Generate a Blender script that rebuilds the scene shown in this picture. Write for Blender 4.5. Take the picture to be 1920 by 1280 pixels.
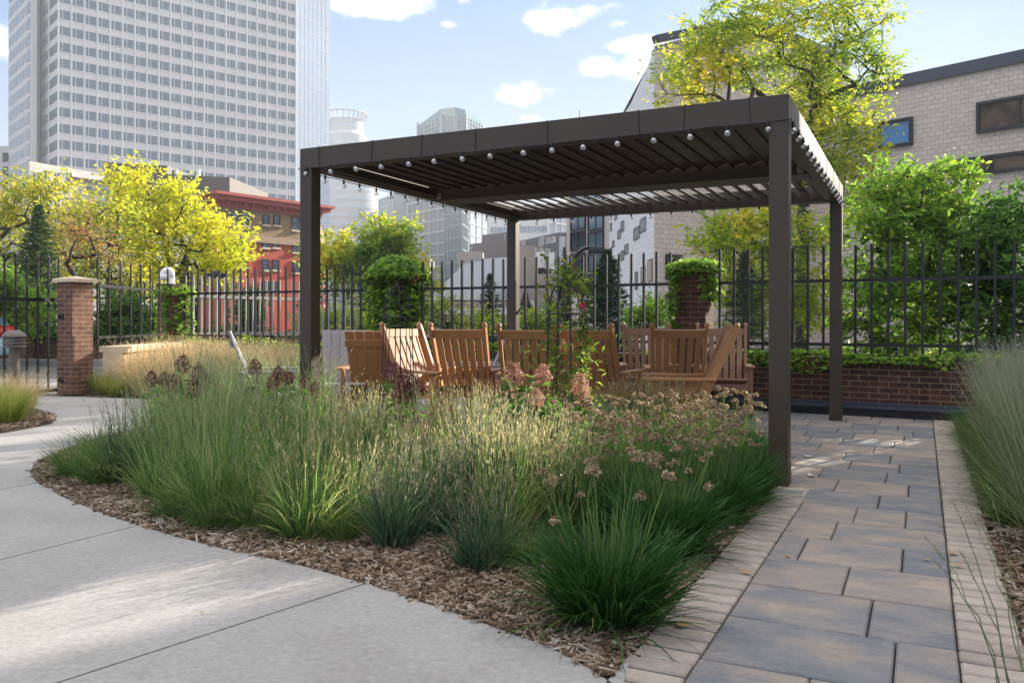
import bpy, bmesh, math, random
import numpy as np
from mathutils import Vector, Matrix
for o in list(bpy.data.objects): bpy.data.objects.remove(o)
rnd = random.Random(7); rng = np.random.default_rng(7)
C = bpy.context.scene.collection
R = math.radians
# ---- camera geometry: focal length in photo pixels, horizon row, eye height ----
F, HY, HC = 1565.0, 602.0, 1.05
cam = bpy.data.cameras.new('camera'); cam_o = bpy.data.objects.new('camera', cam); C.objects.link(cam_o)
cam.sensor_width = 36; cam.lens = 36*F/1920; cam.shift_y = -(640-HY)/1920; cam.clip_end = 5000; cam.clip_start = .05
cam_o.location = (0, 0, HC); cam_o.rotation_euler = (R(90), -0.002, 0)
bpy.context.scene.camera = cam_o
# ---- sky ----
SUN_AZ, SUN_EL = 47, 20.5
sc = bpy.context.scene
w = bpy.data.worlds.new('World'); sc.world = w; w.use_nodes = True
nt = w.node_tree; N = nt.nodes; L = nt.links
for n in list(N): N.remove(n)
wo = N.new('ShaderNodeOutputWorld'); bg = N.new('ShaderNodeBackground'); sky = N.new('ShaderNodeTexSky')
sky.sky_type = 'NISHITA'; sky.sun_disc = False; sky.sun_elevation = R(SUN_EL); sky.sun_rotation = R(SUN_AZ)
sky.air_density = 1.0; sky.dust_density = .4; sky.ozone_density = 2.0
bg.inputs['Strength'].default_value = 0.081
tc = N.new('ShaderNodeTexCoord')
def vm(op, a, b=None):
    n = N.new('ShaderNodeVectorMath'); n.operation = op
    if isinstance(a, tuple): n.inputs[0].default_value = a
    else: L.new(a, n.inputs[0])
    if b is not None:
        if isinstance(b, tuple): n.inputs[1].default_value = b
        else: L.new(b, n.inputs[1])
    return n
def mm(op, a, b=0.0, clamp=False):
    n = N.new('ShaderNodeMath'); n.operation = op; n.use_clamp = clamp
    for i, v in enumerate((a, b)):
        if isinstance(v, (int, float)): n.inputs[i].default_value = v
        else: L.new(v, n.inputs[i])
    return n.outputs[0]
# cumulus puffs: each one an ellipse of sky directions, broken up by noise
noi = N.new('ShaderNodeTexNoise'); noi.inputs['Scale'].default_value = 22; noi.inputs['Detail'].default_value = 8; noi.inputs['Roughness'].default_value = .6
mp = N.new('ShaderNodeMapping'); mp.inputs['Scale'].default_value = (1, 1, 1.9); L.new(tc.outputs['Generated'], mp.inputs['Vector']); L.new(mp.outputs[0], noi.inputs['Vector'])
mask = None
for (px, py, rx, ry, k) in ((712, 2, 120, 34, 1.05), (868, 2, 26, 16, .8), (1035, 36, 62, 30, .85), (1106, 18, 60, 16, .55), (1190, 84, 75, 20, 1.0), (1120, 122, 48, 26, .8), (1205, 128, 62, 34, .95),
                            (985, 182, 66, 28, .9), (838, 47, 40, 10, .45), (1158, 44, 30, 12, .5), (1000, 220, 42, 10, .5), (-150, 60, 200, 60, 1.), (2200, 100, 200, 60, 1.)):
    d = Vector(((px-960)/F, 1, (HY-py)/F)).normalized()
    df = vm('SUBTRACT', tc.outputs['Generated'], (d.x, d.y, d.z))
    dv = vm('MULTIPLY', df.outputs[0], (F/rx, F/rx, F/ry))
    ln = vm('LENGTH', dv.outputs[0])
    g = mm('MULTIPLY', mm('SUBTRACT', 1.15, ln.outputs['Value'], True), k)
    mask = g if mask is None else mm('MAXIMUM', mask, g)
m1 = mm('ADD', mask, mm('MULTIPLY', mm('SUBTRACT', noi.outputs[0], .5), 1.9))
gate = mm('MULTIPLY', mask, 6.0, True)
cr = N.new('ShaderNodeMapRange'); cr.interpolation_type = 'SMOOTHSTEP'; cr.inputs['From Min'].default_value = .22; cr.inputs['From Max'].default_value = 1.05
L.new(m1, cr.inputs['Value']); cm = mm('MULTIPLY', cr.outputs[0], gate)
# thin high veil that thickens to the horizon
no2 = N.new('ShaderNodeTexNoise'); no2.inputs['Scale'].default_value = 3.2; no2.inputs['Detail'].default_value = 5; L.new(mp.outputs[0], no2.inputs['Vector'])
sx = N.new('ShaderNodeSeparateXYZ'); L.new(tc.outputs['Generated'], sx.inputs[0])
hz = N.new('ShaderNodeMapRange'); hz.inputs['From Min'].default_value = 0; hz.inputs['From Max'].default_value = .42; hz.inputs['To Min'].default_value = 1.0; hz.inputs['To Max'].default_value = .92; L.new(sx.outputs[2], hz.inputs['Value'])
veil = mm('MULTIPLY', hz.outputs[0], mm('ADD', .52, no2.outputs[0]), True)
mx0 = N.new('ShaderNodeMixRGB'); vc = N.new('ShaderNodeValToRGB'); vc.color_ramp.elements[0].color = (3.1, 3.45, 4.0, 1); vc.color_ramp.elements[1].position = .42; vc.color_ramp.elements[1].color = (1.0, 1.95, 3.85, 1); L.new(sx.outputs[2], vc.inputs[0]); L.new(vc.outputs[0], mx0.inputs[2]); L.new(veil, mx0.inputs[0]); L.new(sky.outputs[0], mx0.inputs[1])
mx = N.new('ShaderNodeMixRGB'); mx.inputs[2].default_value = (9.6, 9.2, 8.9, 1); L.new(cm, mx.inputs[0]); L.new(mx0.outputs[0], mx.inputs[1])
# bright fill light added overhead in a broken cloud pattern, well above the frame
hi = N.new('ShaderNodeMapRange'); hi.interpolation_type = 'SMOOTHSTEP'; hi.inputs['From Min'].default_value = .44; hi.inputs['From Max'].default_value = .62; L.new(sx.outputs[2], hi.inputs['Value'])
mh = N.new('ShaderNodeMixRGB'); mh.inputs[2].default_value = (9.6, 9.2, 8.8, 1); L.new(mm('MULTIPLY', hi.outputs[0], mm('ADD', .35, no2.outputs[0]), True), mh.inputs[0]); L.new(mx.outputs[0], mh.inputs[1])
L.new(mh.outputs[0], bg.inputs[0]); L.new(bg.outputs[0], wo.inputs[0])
# ---- sun ----
sd = Vector((math.sin(R(SUN_AZ))*math.cos(R(SUN_EL)), math.cos(R(SUN_AZ))*math.cos(R(SUN_EL)), math.sin(R(SUN_EL))))
sl = bpy.data.lights.new('sun', 'SUN'); sl.energy = 5; sl.angle = R(.5); sl.color = (1, .91, .75)
so = bpy.data.objects.new('sun', sl); C.objects.link(so); so.rotation_euler = sd.to_track_quat('Z', 'Y').to_euler(); so.location = (20, 20, 30)
sc.view_settings.view_transform = 'Standard'; sc.view_settings.look = 'None'; sc.view_settings.gamma = 1
sc.view_settings.exposure = 1.5
sc.render.resolution_x = 1024; sc.render.resolution_y = 682

# ---- helpers ----
def G(px, py, z=0.0):
    Y = F*(HC-z)/(py-HY); return ((px-960)/F*Y, Y)
def P2(px, Y): return ((px-960)/F*Y, Y)
def ZA(py, Y): return HC-(py-HY)/F*Y
def tag(o, label=None, cat=None, group=None, kind=None):
    if label: o['label'] = label
    if cat: o['category'] = cat
    if group: o['group'] = group
    if kind: o['kind'] = kind
    return o
def empty(name, loc=(0, 0, 0), rz=0.0, label=None, cat=None, group=None):
    o = bpy.data.objects.new(name, None); C.objects.link(o); o.location = loc; o.rotation_euler = (0, 0, rz); o.empty_display_size = .1
    return tag(o, label, cat, group)
def copy_tree(o, parent=None):
    c = o.copy(); C.objects.link(c); c.parent = parent
    for ch in o.children: copy_tree(ch, c)
    return c

class MB:
    def __init__(s): s.v = []; s.f = []; s.mi = []
    def quad(s, a, b, c, d, m=0):
        n = len(s.v); s.v += [a, b, c, d]; s.f.append((n, n+1, n+2, n+3)); s.mi.append(m)
    def poly(s, pts, m=0):
        n = len(s.v); s.v += list(pts); s.f.append(tuple(range(n, n+len(pts)))); s.mi.append(m)
    def box(s, x0, x1, y0, y1, z0, z1, m=0, M=None):
        n = len(s.v); P = [(x, y, z) for z in (z0, z1) for y in (y0, y1) for x in (x0, x1)]
        if M is not None: P = [tuple(M @ Vector(p)) for p in P]
        s.v += P
        for q in ((0, 2, 3, 1), (4, 5, 7, 6), (0, 1, 5, 4), (2, 6, 7, 3), (0, 4, 6, 2), (1, 3, 7, 5)):
            s.f.append(tuple(n+i for i in q)); s.mi.append(m)
    def bar(s, a, b, w, h, m=0, up=(0, 0, 1)):           # box from a to b, width w sideways, height h
        a = Vector(a); b = Vector(b); d = b-a; ln = d.length; d.normalize(); u = Vector(up)
        sx_ = d.cross(u)
        if sx_.length < 1e-4: sx_ = Vector((1, 0, 0))
        sx_.normalize(); uz = sx_.cross(d)
        M = Matrix((sx_, d, uz)).transposed().to_4x4(); M.translation = a
        s.box(-w/2, w/2, 0, ln, -h/2, h/2, m, M)
    def tube(s, pts, rad, n=6, m=0, cap=True):
        pts = [Vector(p) for p in pts]
        if not hasattr(rad, '__len__'): rad = [rad]*len(pts)
        base = len(s.v); prev = None
        for i, p in enumerate(pts):
            d = (pts[min(i+1, len(pts)-1)]-pts[max(i-1, 0)])
            if d.length < 1e-9: d = Vector((0, 0, 1))
            d.normalize()
            if prev is None:
                prev = d.orthogonal().normalized()
            else:
                prev = (prev-d*prev.dot(d))
                prev = prev.normalized() if prev.length > 1e-5 else d.orthogonal().normalized()
            q = d.cross(prev)
            for k in range(n):
                a = 2*math.pi*k/n; s.v.append(tuple(p+(prev*math.cos(a)+q*math.sin(a))*rad[i]))
        for i in range(len(pts)-1):
            for k in range(n):
                a = base+i*n+k; b = base+i*n+(k+1) % n; s.f.append((a, b, b+n, a+n)); s.mi.append(m)
        if cap:
            s.f.append(tuple(base+n-1-k for k in range(n))); s.mi.append(m)
            e = base+(len(pts)-1)*n; s.f.append(tuple(e+k for k in range(n))); s.mi.append(m)
    def lathe(s, prof, n=20, c=(0, 0), m=0):
        base = len(s.v)
        for (r, z) in prof:
            for k in range(n):
                a = 2*math.pi*k/n; s.v.append((c[0]+r*math.cos(a), c[1]+r*math.sin(a), z))
        for i in range(len(prof)-1):
            for k in range(n):
                a = base+i*n+k; b = base+i*n+(k+1) % n; s.f.append((a, b, b+n, a+n)); s.mi.append(m)
    def prism(s, poly, z0, z1, m=0):
        n = len(s.v); k = len(poly)
        z1s = z1 if hasattr(z1, '__len__') else [z1]*k
        s.v += [(p[0], p[1], z0) for p in poly]+[(p[0], p[1], z1s[i]) for i, p in enumerate(poly)]
        s.f.append(tuple(n+k-1-i for i in range(k))); s.f.append(tuple(n+k+i for i in range(k))); s.mi += [m, m]
        for i in range(k):
            j = (i+1) % k; s.f.append((n+i, n+j, n+k+j, n+k+i)); s.mi.append(m)
    def build(s, name, mats, parent=None, bevel=0, smooth=False, uv=True):
        me = bpy.data.meshes.new(name); me.from_pydata([tuple(v) for v in s.v], [], s.f)
        if not isinstance(mats, (list, tuple)): mats = [mats]
        for m in mats: me.materials.append(m)
        me.polygons.foreach_set('material_index', s.mi)
        if smooth: me.polygons.foreach_set('use_smooth', [True]*len(s.f))
        me.update()
        if uv:
            nl = len(me.loops); co = np.empty(len(me.vertices)*3, 'f'); me.vertices.foreach_get('co', co); co = co.reshape(-1, 3)
            vi = np.empty(nl, 'i'); me.loops.foreach_get('vertex_index', vi)
            nr = np.empty(len(me.polygons)*3, 'f'); me.polygons.foreach_get('normal', nr); nr = nr.reshape(-1, 3)
            lt = np.empty(len(me.polygons), 'i'); me.polygons.foreach_get('loop_total', lt)
            ln = np.repeat(nr, lt, axis=0); p = co[vi]; h = np.stack([-ln[:, 1], ln[:, 0]], 1); hl = np.linalg.norm(h, axis=1)
            flat = np.abs(ln[:, 2]) > .8; hl[hl < 1e-6] = 1; h = h/hl[:, None]
            u = p[:, 0]*h[:, 0]+p[:, 1]*h[:, 1]; v = p[:, 2].copy(); u[flat] = p[flat, 0]; v[flat] = p[flat, 1]
            me.uv_layers.new(name='UVMap').data.foreach_set('uv', np.stack([u, v], 1).ravel().astype('f'))
        o = bpy.data.objects.new(name, me); C.objects.link(o); o.parent = parent
        if bevel:
            b = o.modifiers.new('bevel', 'BEVEL'); b.width = bevel; b.segments = 2; b.limit_method = 'ANGLE'; b.angle_limit = R(40)
        return o
def npmesh(name, V, Fq, mat, parent=None, uv=None, smooth=False, mi=None):
    """mesh from numpy verts (n,3) and quads (m,4)"""
    me = bpy.data.meshes.new(name); me.vertices.add(len(V)); me.vertices.foreach_set('co', V.astype('f').ravel())
    m = len(Fq); me.loops.add(m*4); me.loops.foreach_set('vertex_index', Fq.astype('i').ravel())
    me.polygons.add(m); me.polygons.foreach_set('loop_start', np.arange(0, m*4, 4, dtype='i')); me.polygons.foreach_set('loop_total', np.full(m, 4, 'i'))
    for q in (mat if isinstance(mat, (list, tuple)) else [mat]): me.materials.append(q)
    if mi is not None: me.polygons.foreach_set('material_index', mi.astype('i'))
    if smooth: me.polygons.foreach_set('use_smooth', np.ones(m, bool))
    if uv is not None: me.uv_layers.new(name='UVMap').data.foreach_set('uv', uv[Fq.ravel()].astype('f').ravel())
    me.update(calc_edges=True); me.validate()
    o = bpy.data.objects.new(name, me); C.objects.link(o); o.parent = parent
    return o

# ---- materials ----
def nodes(name):
    m = bpy.data.materials.new(name); m.use_nodes = True; t = m.node_tree
    return m, t, t.nodes, t.links, t.nodes['Principled BSDF']
def c4(c): return (c[0], c[1], c[2], 1)
def mul(c, k): return tuple(x*k for x in c[:3])
def ramp(nd, stops):
    r = nd.new('ShaderNodeValToRGB'); e = r.color_ramp.elements
    while len(e) > 1: e.remove(e[0])
    e[0].position = stops[0][0]; e[0].color = c4(stops[0][1])
    for p, c in stops[1:]:
        x = e.new(p); x.color = c4(c)
    return r
def mat(name, col, rough=.6, var=.12, scale=6, metal=0, bump=0, bscale=60, spec=.5, island=0, coord='Object', detail=5, sheen=0):
    m, t, nd, lk, b = nodes(name); b.inputs['Roughness'].default_value = rough; b.inputs['Metallic'].default_value = metal; b.inputs['Specular IOR Level'].default_value = spec
    tcn = nd.new('ShaderNodeTexCoord'); no = nd.new('ShaderNodeTexNoise'); no.inputs['Scale'].default_value = scale; no.inputs['Detail'].default_value = detail; lk.new(tcn.outputs[coord], no.inputs['Vector'])
    r = ramp(nd, [(.3, mul(col, 1-var)), (.7, mul(col, 1+var))]); lk.new(no.outputs[0], r.inputs[0]); src = r.outputs[0]
    if island:
        g = nd.new('ShaderNodeNewGeometry'); mr = nd.new('ShaderNodeMapRange'); mr.inputs['To Min'].default_value = 1-island; mr.inputs['To Max'].default_value = 1+island; lk.new(g.outputs['Random Per Island'], mr.inputs['Value'])
        v = nd.new('ShaderNodeVectorMath'); v.operation = 'SCALE'; lk.new(src, v.inputs[0]); lk.new(mr.outputs[0], v.inputs['Scale']); src = v.outputs[0]
    lk.new(src, b.inputs['Base Color'])
    if bump:
        n2 = nd.new('ShaderNodeTexNoise'); n2.inputs['Scale'].default_value = bscale; n2.inputs['Detail'].default_value = 6; lk.new(tcn.outputs[coord], n2.inputs['Vector'])
        bp = nd.new('ShaderNodeBump'); bp.inputs['Strength'].default_value = bump; bp.inputs['Distance'].default_value = .01; lk.new(n2.outputs[0], bp.inputs['Height']); lk.new(bp.outputs[0], b.inputs['Normal'])
    return m
def obj_random(m, lo, hi):
    t = m.node_tree; b = t.nodes['Principled BSDF']; src = b.inputs['Base Color'].links[0].from_socket
    oi = t.nodes.new('ShaderNodeObjectInfo'); mr = t.nodes.new('ShaderNodeMapRange'); mr.inputs['To Min'].default_value = lo; mr.inputs['To Max'].default_value = hi; t.links.new(oi.outputs['Random'], mr.inputs['Value'])
    v = t.nodes.new('ShaderNodeVectorMath'); v.operation = 'SCALE'; t.links.new(src, v.inputs[0]); t.links.new(mr.outputs[0], v.inputs['Scale']); t.links.new(v.outputs[0], b.inputs['Base Color'])
def leafmat(name, stops, trans=.45, rough=.5, noise=1.2, tips=None, nmix=.5, gain=1.6):
    """leaves: colour per leaf plus a slow drift through the crown, thin and translucent"""
    m, t, nd, lk, b = nodes(name); b.inputs['Roughness'].default_value = rough; b.inputs['Specular IOR Level'].default_value = .22
    g = nd.new('ShaderNodeNewGeometry'); tcn = nd.new('ShaderNodeTexCoord'); no = nd.new('ShaderNodeTexNoise'); no.inputs['Scale'].default_value = noise; no.inputs['Detail'].default_value = 3
    lk.new(tcn.outputs['Object'], no.inputs['Vector'])
    mr = nd.new('ShaderNodeMapRange'); mr.inputs['From Min'].default_value = .3; mr.inputs['From Max'].default_value = .7; lk.new(no.outputs[0], mr.inputs['Value'])
    mxn = nd.new('ShaderNodeMix'); mxn.inputs[0].default_value = nmix; lk.new(g.outputs['Random Per Island'], mxn.inputs[2]); lk.new(mr.outputs[0], mxn.inputs[3])
    r = ramp(nd, stops); lk.new(mxn.outputs[0], r.inputs[0]); src = r.outputs[0]
    if tips:
        uvn = nd.new('ShaderNodeUVMap'); sp = nd.new('ShaderNodeSeparateXYZ'); lk.new(uvn.outputs[0], sp.inputs[0])
        m2 = nd.new('ShaderNodeMapRange'); m2.inputs['From Min'].default_value = tips[1]; m2.inputs['From Max'].default_value = tips[2]; lk.new(sp.outputs[1], m2.inputs['Value'])
        mc = nd.new('ShaderNodeMixRGB'); mc.inputs[2].default_value = c4(tips[0]); lk.new(m2.outputs[0], mc.inputs[0]); lk.new(src, mc.inputs[1]); src = mc.outputs[0]
    lk.new(src, b.inputs['Base Color'])
    tr = nd.new('ShaderNodeBsdfTranslucent'); v = nd.new('ShaderNodeVectorMath'); v.operation = 'SCALE'; v.inputs['Scale'].default_value = gain; lk.new(src, v.inputs[0]); lk.new(v.outputs[0], tr.inputs[0])
    ms = nd.new('ShaderNodeMixShader'); ms.inputs[0].default_value = trans; lk.new(b.outputs[0], ms.inputs[1]); lk.new(tr.outputs[0], ms.inputs[2]); lk.new(ms.outputs[0], nd['Material Output'].inputs[0])
    return m
def brickmat(name, c1, c2, mortar, bw=.2035, rh=.0646, ms=.010, offset=.5, bump=.6, var=.25, rough=.85):
    m, t, nd, lk, b = nodes(name); b.inputs['Roughness'].default_value = rough; b.inputs['Specular IOR Level'].default_value = .25
    uvn = nd.new('ShaderNodeUVMap'); br = nd.new('ShaderNodeTexBrick'); lk.new(uvn.outputs[0], br.inputs['Vector']); br.offset = offset
    br.inputs['Scale'].default_value = 1; br.inputs['Brick Width'].default_value = bw; br.inputs['Row Height'].default_value = rh; br.inputs['Mortar Size'].default_value = ms/2; br.inputs['Mortar Smooth'].default_value = .15; br.inputs['Bias'].default_value = -.1
    br.inputs['Color1'].default_value = c4(c1); br.inputs['Color2'].default_value = c4(c2); br.inputs['Mortar'].default_value = c4(mortar)
    no = nd.new('ShaderNodeTexNoise'); no.inputs['Scale'].default_value = 9; no.inputs['Detail'].default_value = 6; lk.new(uvn.outputs[0], no.inputs['Vector'])
    mr = nd.new('ShaderNodeMapRange'); mr.inputs['From Min'].default_value = .3; mr.inputs['From Max'].default_value = .7; mr.inputs['To Min'].default_value = 1-var; mr.inputs['To Max'].default_value = 1+var; lk.new(no.outputs[0], mr.inputs['Value'])
    v = nd.new('ShaderNodeVectorMath'); v.operation = 'SCALE'; lk.new(br.outputs['Color'], v.inputs[0]); lk.new(mr.outputs[0], v.inputs['Scale']); lk.new(v.outputs[0], b.inputs['Base Color'])
    n2 = nd.new('ShaderNodeTexNoise'); n2.inputs['Scale'].default_value = 90; lk.new(uvn.outputs[0], n2.inputs['Vector'])
    ad = nd.new('ShaderNodeMath'); ad.operation = 'MULTIPLY_ADD'; ad.inputs[1].default_value = -1; lk.new(br.outputs['Fac'], ad.inputs[0])
    sc2 = nd.new('ShaderNodeMath'); sc2.operation = 'MULTIPLY'; sc2.inputs[1].default_value = .35; lk.new(n2.outputs[0], sc2.inputs[0]); lk.new(sc2.outputs[0], ad.inputs[2])
    bp = nd.new('ShaderNodeBump'); bp.inputs['Strength'].default_value = bump; bp.inputs['Distance'].default_value = .006; lk.new(ad.outputs[0], bp.inputs['Height']); lk.new(bp.outputs[0], b.inputs['Normal'])
    return m
M = {}
M['bronze'] = mat('dark bronze powder coat', (.052, .036, .022), .45, .10, 2.5, bump=.05, bscale=400)
M['black'] = mat('black painted steel', (.012, .012, .013), .35, .1, 8, bump=.1, bscale=120)
M['grey_and_lit_steel'] = mat('grey and painted sunlit steel', (.34, .32, .29), .45, .12, 4)  # grey for brackets; on the fence behind, sunlight painted over black steel
M['conduit'] = mat('black conduit', (.015, .016, .018), .4)
M['rubber'] = mat('black cable', (.01, .01, .01), .5)
M['plank'] = mat('brown plastic lumber', (.47, .215, .08), .45, .10, 3, bump=.08, bscale=90, island=.10)
obj_random(M['plank'], .78, 1.12)
M['plank_dull'] = mat('dull brown plastic lumber', (.33, .17, .10), .5, .10, 3, island=.1)  # duller, darker brown than the other planks
M['plank_grey'] = mat('grey plastic lumber', (.27, .25, .27), .5, .1, 3, island=.06)
M['concrete'] = None
M['brick'] = brickmat('dark red brown brick', (.10, .042, .028), (.04, .024, .024), (.26, .175, .115))
M['brick_pier'] = brickmat('red brown pier brick', (.17, .085, .06), (.10, .055, .045), (.30, .22, .15))
M['brick_soldier'] = brickmat('soldier course brick', (.07, .035, .028), (.04, .025, .024), (.16, .11, .08), bw=.0646, rh=.2035, offset=0)
M['limestone'] = mat('tan cast stone', (.62, .50, .36), .8, .1, 6, bump=.25, bscale=80)
M['ledge'] = mat('blue grey membrane edge', (.05, .06, .085), .35, .1, 3)
M['membrane'] = mat('black membrane', (.006, .006, .008), .55, .1, 3)
M['white_paint'] = mat('white paint', (.8, .8, .78), .35, .04)
M['bark'] = mat('tree bark', (.115, .085, .065), .9, .35, 14, bump=.8, bscale=30)
M['bark_dark'] = mat('dark branch bark', (.05, .04, .034), .9, .3, 14)
M['soil'] = mat('mulch soil', (.065, .046, .034), .95, .5, 30, bump=1, bscale=120)
M['asphalt'] = mat('asphalt', (.11, .11, .115), .9, .12, 3, bump=.3, bscale=200)
M['glass_dark'] = mat('window glass', (.03, .05, .065), .06, .3, .3, spec=.9)
M['glass_blue'] = mat('blue tinted glass', (.10, .17, .22), .08, .2, .2, spec=.8)
M['frame_dark'] = mat('dark window frame', (.018, .019, .024), .45)
M['sash'] = mat('pale sash', (.5, .5, .48), .5)
# bulb glass: thin clear globe
m, t, nd, lk, b = nodes('clear bulb glass'); b.inputs['Base Color'].default_value = (1, 1, 1, 1); b.inputs['Roughness'].default_value = .03; b.inputs['Metallic'].default_value = 1
tb_ = nd.new('ShaderNodeBsdfTransparent'); tb_.inputs[0].default_value = (.93, .93, .92, 1); lw_ = nd.new('ShaderNodeLayerWeight'); lw_.inputs[0].default_value = .35; ms_ = nd.new('ShaderNodeMixShader'); ma_ = nd.new('ShaderNodeMath'); ma_.operation = 'MULTIPLY_ADD'; ma_.inputs[1].default_value = .70; ma_.inputs[2].default_value = .26; lk.new(lw_.outputs['Facing'], ma_.inputs[0]); lk.new(ma_.outputs[0], ms_.inputs[0]); lk.new(tb_.outputs[0], ms_.inputs[1]); lk.new(b.outputs[0], ms_.inputs[2]); lk.new(ms_.outputs[0], nd['Material Output'].inputs[0]); M['bulb'] = m
# ================= GROUND =================
TH = 0.4568; FA = 0.5013; S = .8077
BX, BY = 2.1789*S, 6.5812*S; PW, PD, PH, PB, PT = 4.9071*S, 5.0071*S, 3.0993*S, .2109*S, .122
ex = (math.cos(TH), -math.sin(TH)); ey = (math.sin(TH), math.cos(TH))
def PG(x, y): return (BX+x*ex[0]+y*ey[0], BY+x*ex[1]+y*ey[1])
g = MB(); g.quad((-1500, -60, -.06), (1500, -60, -.06), (1500, 2500, -.06), (-1500, 2500, -.06))
tag(g.build('ground', M['asphalt']), kind='structure')
g = MB(); g.poly([(-5.2, -5, -.02), (9, -5, -.02), (9.5, 5.2, -.02), (8.2, 7.0, -.02), (-6.1, 14.9, -.02), (-6.3, 12.2, -.02), (-7.6, 9.4, -.02)])
tag(g.build('planting_bed', M['soil']), kind='structure')
# concrete: mottled, cool grey, fine broom texture
m, t, nd, lk, b = nodes('broom finished concrete'); b.inputs['Roughness'].default_value = .88; b.inputs['Specular IOR Level'].default_value = .25
tcn = nd.new('ShaderNodeTexCoord')
def nz(sc_, det=6, rg=.6, vec=None):
    n = nd.new('ShaderNodeTexNoise'); n.inputs['Scale'].default_value = sc_; n.inputs['Detail'].default_value = det; n.inputs['Roughness'].default_value = rg; lk.new(vec or tcn.outputs['Object'], n.inputs['Vector']); return n.outputs[0]
r1 = ramp(nd, [(.30, (.265, .255, .247)), (.52, (.32, .313, .306)), (.75, (.355, .348, .34))]); lk.new(nz(1.3), r1.inputs[0])
r2 = ramp(nd, [(.32, (.78, .78, .78)), (.62, (1.05, 1.05, 1.05))]); lk.new(nz(38, 8, .7), r2.inputs[0])
r3 = ramp(nd, [(.22, (.6, .57, .53)), (.36, (1, 1, 1))]); lk.new(nz(7, 2, .4), r3.inputs[0])
x1 = nd.new('ShaderNodeMixRGB'); x1.blend_type = 'MULTIPLY'; x1.inputs[0].default_value = 1; lk.new(r1.outputs[0], x1.inputs[1]); lk.new(r2.outputs[0], x1.inputs[2])
x2 = nd.new('ShaderNodeMixRGB'); x2.blend_type = 'MULTIPLY'; x2.inputs[0].default_value = .3; lk.new(x1.outputs[0], x2.inputs[1]); lk.new(r3.outputs[0], x2.inputs[2]); lk.new(x2.outputs[0], b.inputs['Base Color'])
mpn = nd.new('ShaderNodeMapping'); mpn.inputs['Rotation'].default_value = (0, 0, R(40)); mpn.inputs['Scale'].default_value = (12, 260, 1); lk.new(tcn.outputs['Object'], mpn.inputs[0])
bp = nd.new('ShaderNodeBump'); bp.inputs['Strength'].default_value = .6; bp.inputs['Distance'].default_value = .004; lk.new(nz(1, 4, .6, mpn.outputs[0]), bp.inputs['Height']); 
bp2 = nd.new('ShaderNodeBump'); bp2.inputs['Strength'].default_value = .3; bp2.inputs['Distance'].default_value = .004; lk.new(nz(110), bp2.inputs['Height']); lk.new(bp.outputs[0], bp2.inputs['Normal']); lk.new(bp2.outputs[0], b.inputs['Normal']); M['concrete'] = m
def smooth_pts(P, k=6):
    out = []
    for i in range(len(P)-1):
        p0 = P[max(i-1, 0)]; p1 = P[i]; p2 = P[i+1]; p3 = P[min(i+2, len(P)-1)]
        for j in range(k):
            t_ = j/k
            out.append(tuple(.5*((2*p1[a])+(-p0[a]+p2[a])*t_+(2*p0[a]-5*p1[a]+4*p2[a]-p3[a])*t_**2+(-p0[a]+3*p1[a]-3*p2[a]+p3[a])*t_**3) for a in (0, 1)))
    return out+[P[-1]]
bed_edge = smooth_pts([G(*p) for p in ((1168, 1290), (1060, 1226), (950, 1182), (800, 1130), (680, 1092), (540, 1054), (400, 1024), (260, 985), (165, 952), (100, 922), (60, 893), (72, 868), (120, 845), (190, 822), (270, 800), (350, 782))])
path_poly = bed_edge+[G(420, 765), G(370, 752), G(240, 748), G(140, 745), G(60, 744), (-9, 11.4), (-9, -3.), PG(-.06, -7.6), PG(-.06, -3.0)]
def slab(poly, cuts, name, z=0.0, th=.10, gap=.011):
    bm = bmesh.new(); vs = [bm.verts.new((x, y, z)) for x, y in poly]; bm.faces.new(vs)
    bmesh.ops.triangulate(bm, faces=bm.faces[:])
    bm.normal_update()
    for (p, q) in cuts:
        p = Vector((*p, 0)); q = Vector((*q, 0)); d = (q-p).normalized(); n = Vector((-d.y, d.x, 0))
        for s_ in (-1, 1):
            bmesh.ops.bisect_plane(bm, geom=bm.verts[:]+bm.edges[:]+bm.faces[:], plane_co=p+n*s_*gap/2, plane_no=n)
        ps = [f for f in bm.faces if abs((f.calc_center_median()-p).dot(n)) < gap/2*.98 and -.3 < (f.calc_center_median()-p).dot(d) < (q-p).length+.3]
        bmesh.ops.delete(bm, geom=ps, context='FACES')
    for f in bm.faces:
        if f.normal.z < 0: f.normal_flip()
    r_ = bmesh.ops.extrude_face_region(bm, geom=bm.faces[:])
    bmesh.ops.translate(bm, verts=[v for v in r_['geom'] if isinstance(v, bmesh.types.BMVert)], vec=(0, 0, -th))
    bmesh.ops.recalc_face_normals(bm, faces=bm.faces[:])
    me = bpy.data.meshes.new(name); bm.to_mesh(me); bm.free(); me.materials.append(M['concrete'])
    o = bpy.data.objects.new(name, me); C.objects.link(o)
    bv = o.modifiers.new('b', 'BEVEL'); bv.width = .004; bv.segments = 2; bv.limit_method = 'ANGLE'; bv.angle_limit = R(60)
    return o
cuts = [(G(60, 1296), G(690, 1092)), (G(-60, 1066), G(262, 985)), (G(-40, 928), G(75, 905)), (G(-300, 853), G(160, 845)), (G(-50, 806), G(300, 792))]
island = [G(*p) for p in ((-80, 772), (30, 770), (70, 775), (98, 782), (106, 789), (96, 796), (60, 804), (10, 813), (-80, 826))]
tag(slab(path_poly, cuts, 'concrete_path'), kind='structure')
# raised island bed of mulch at the left, with its own soil sheet lying on the slab
g = MB(); g.prism(island[::-1], .0035, .02); tag(g.build('island_bed', M['soil']), kind='structure')
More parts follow.
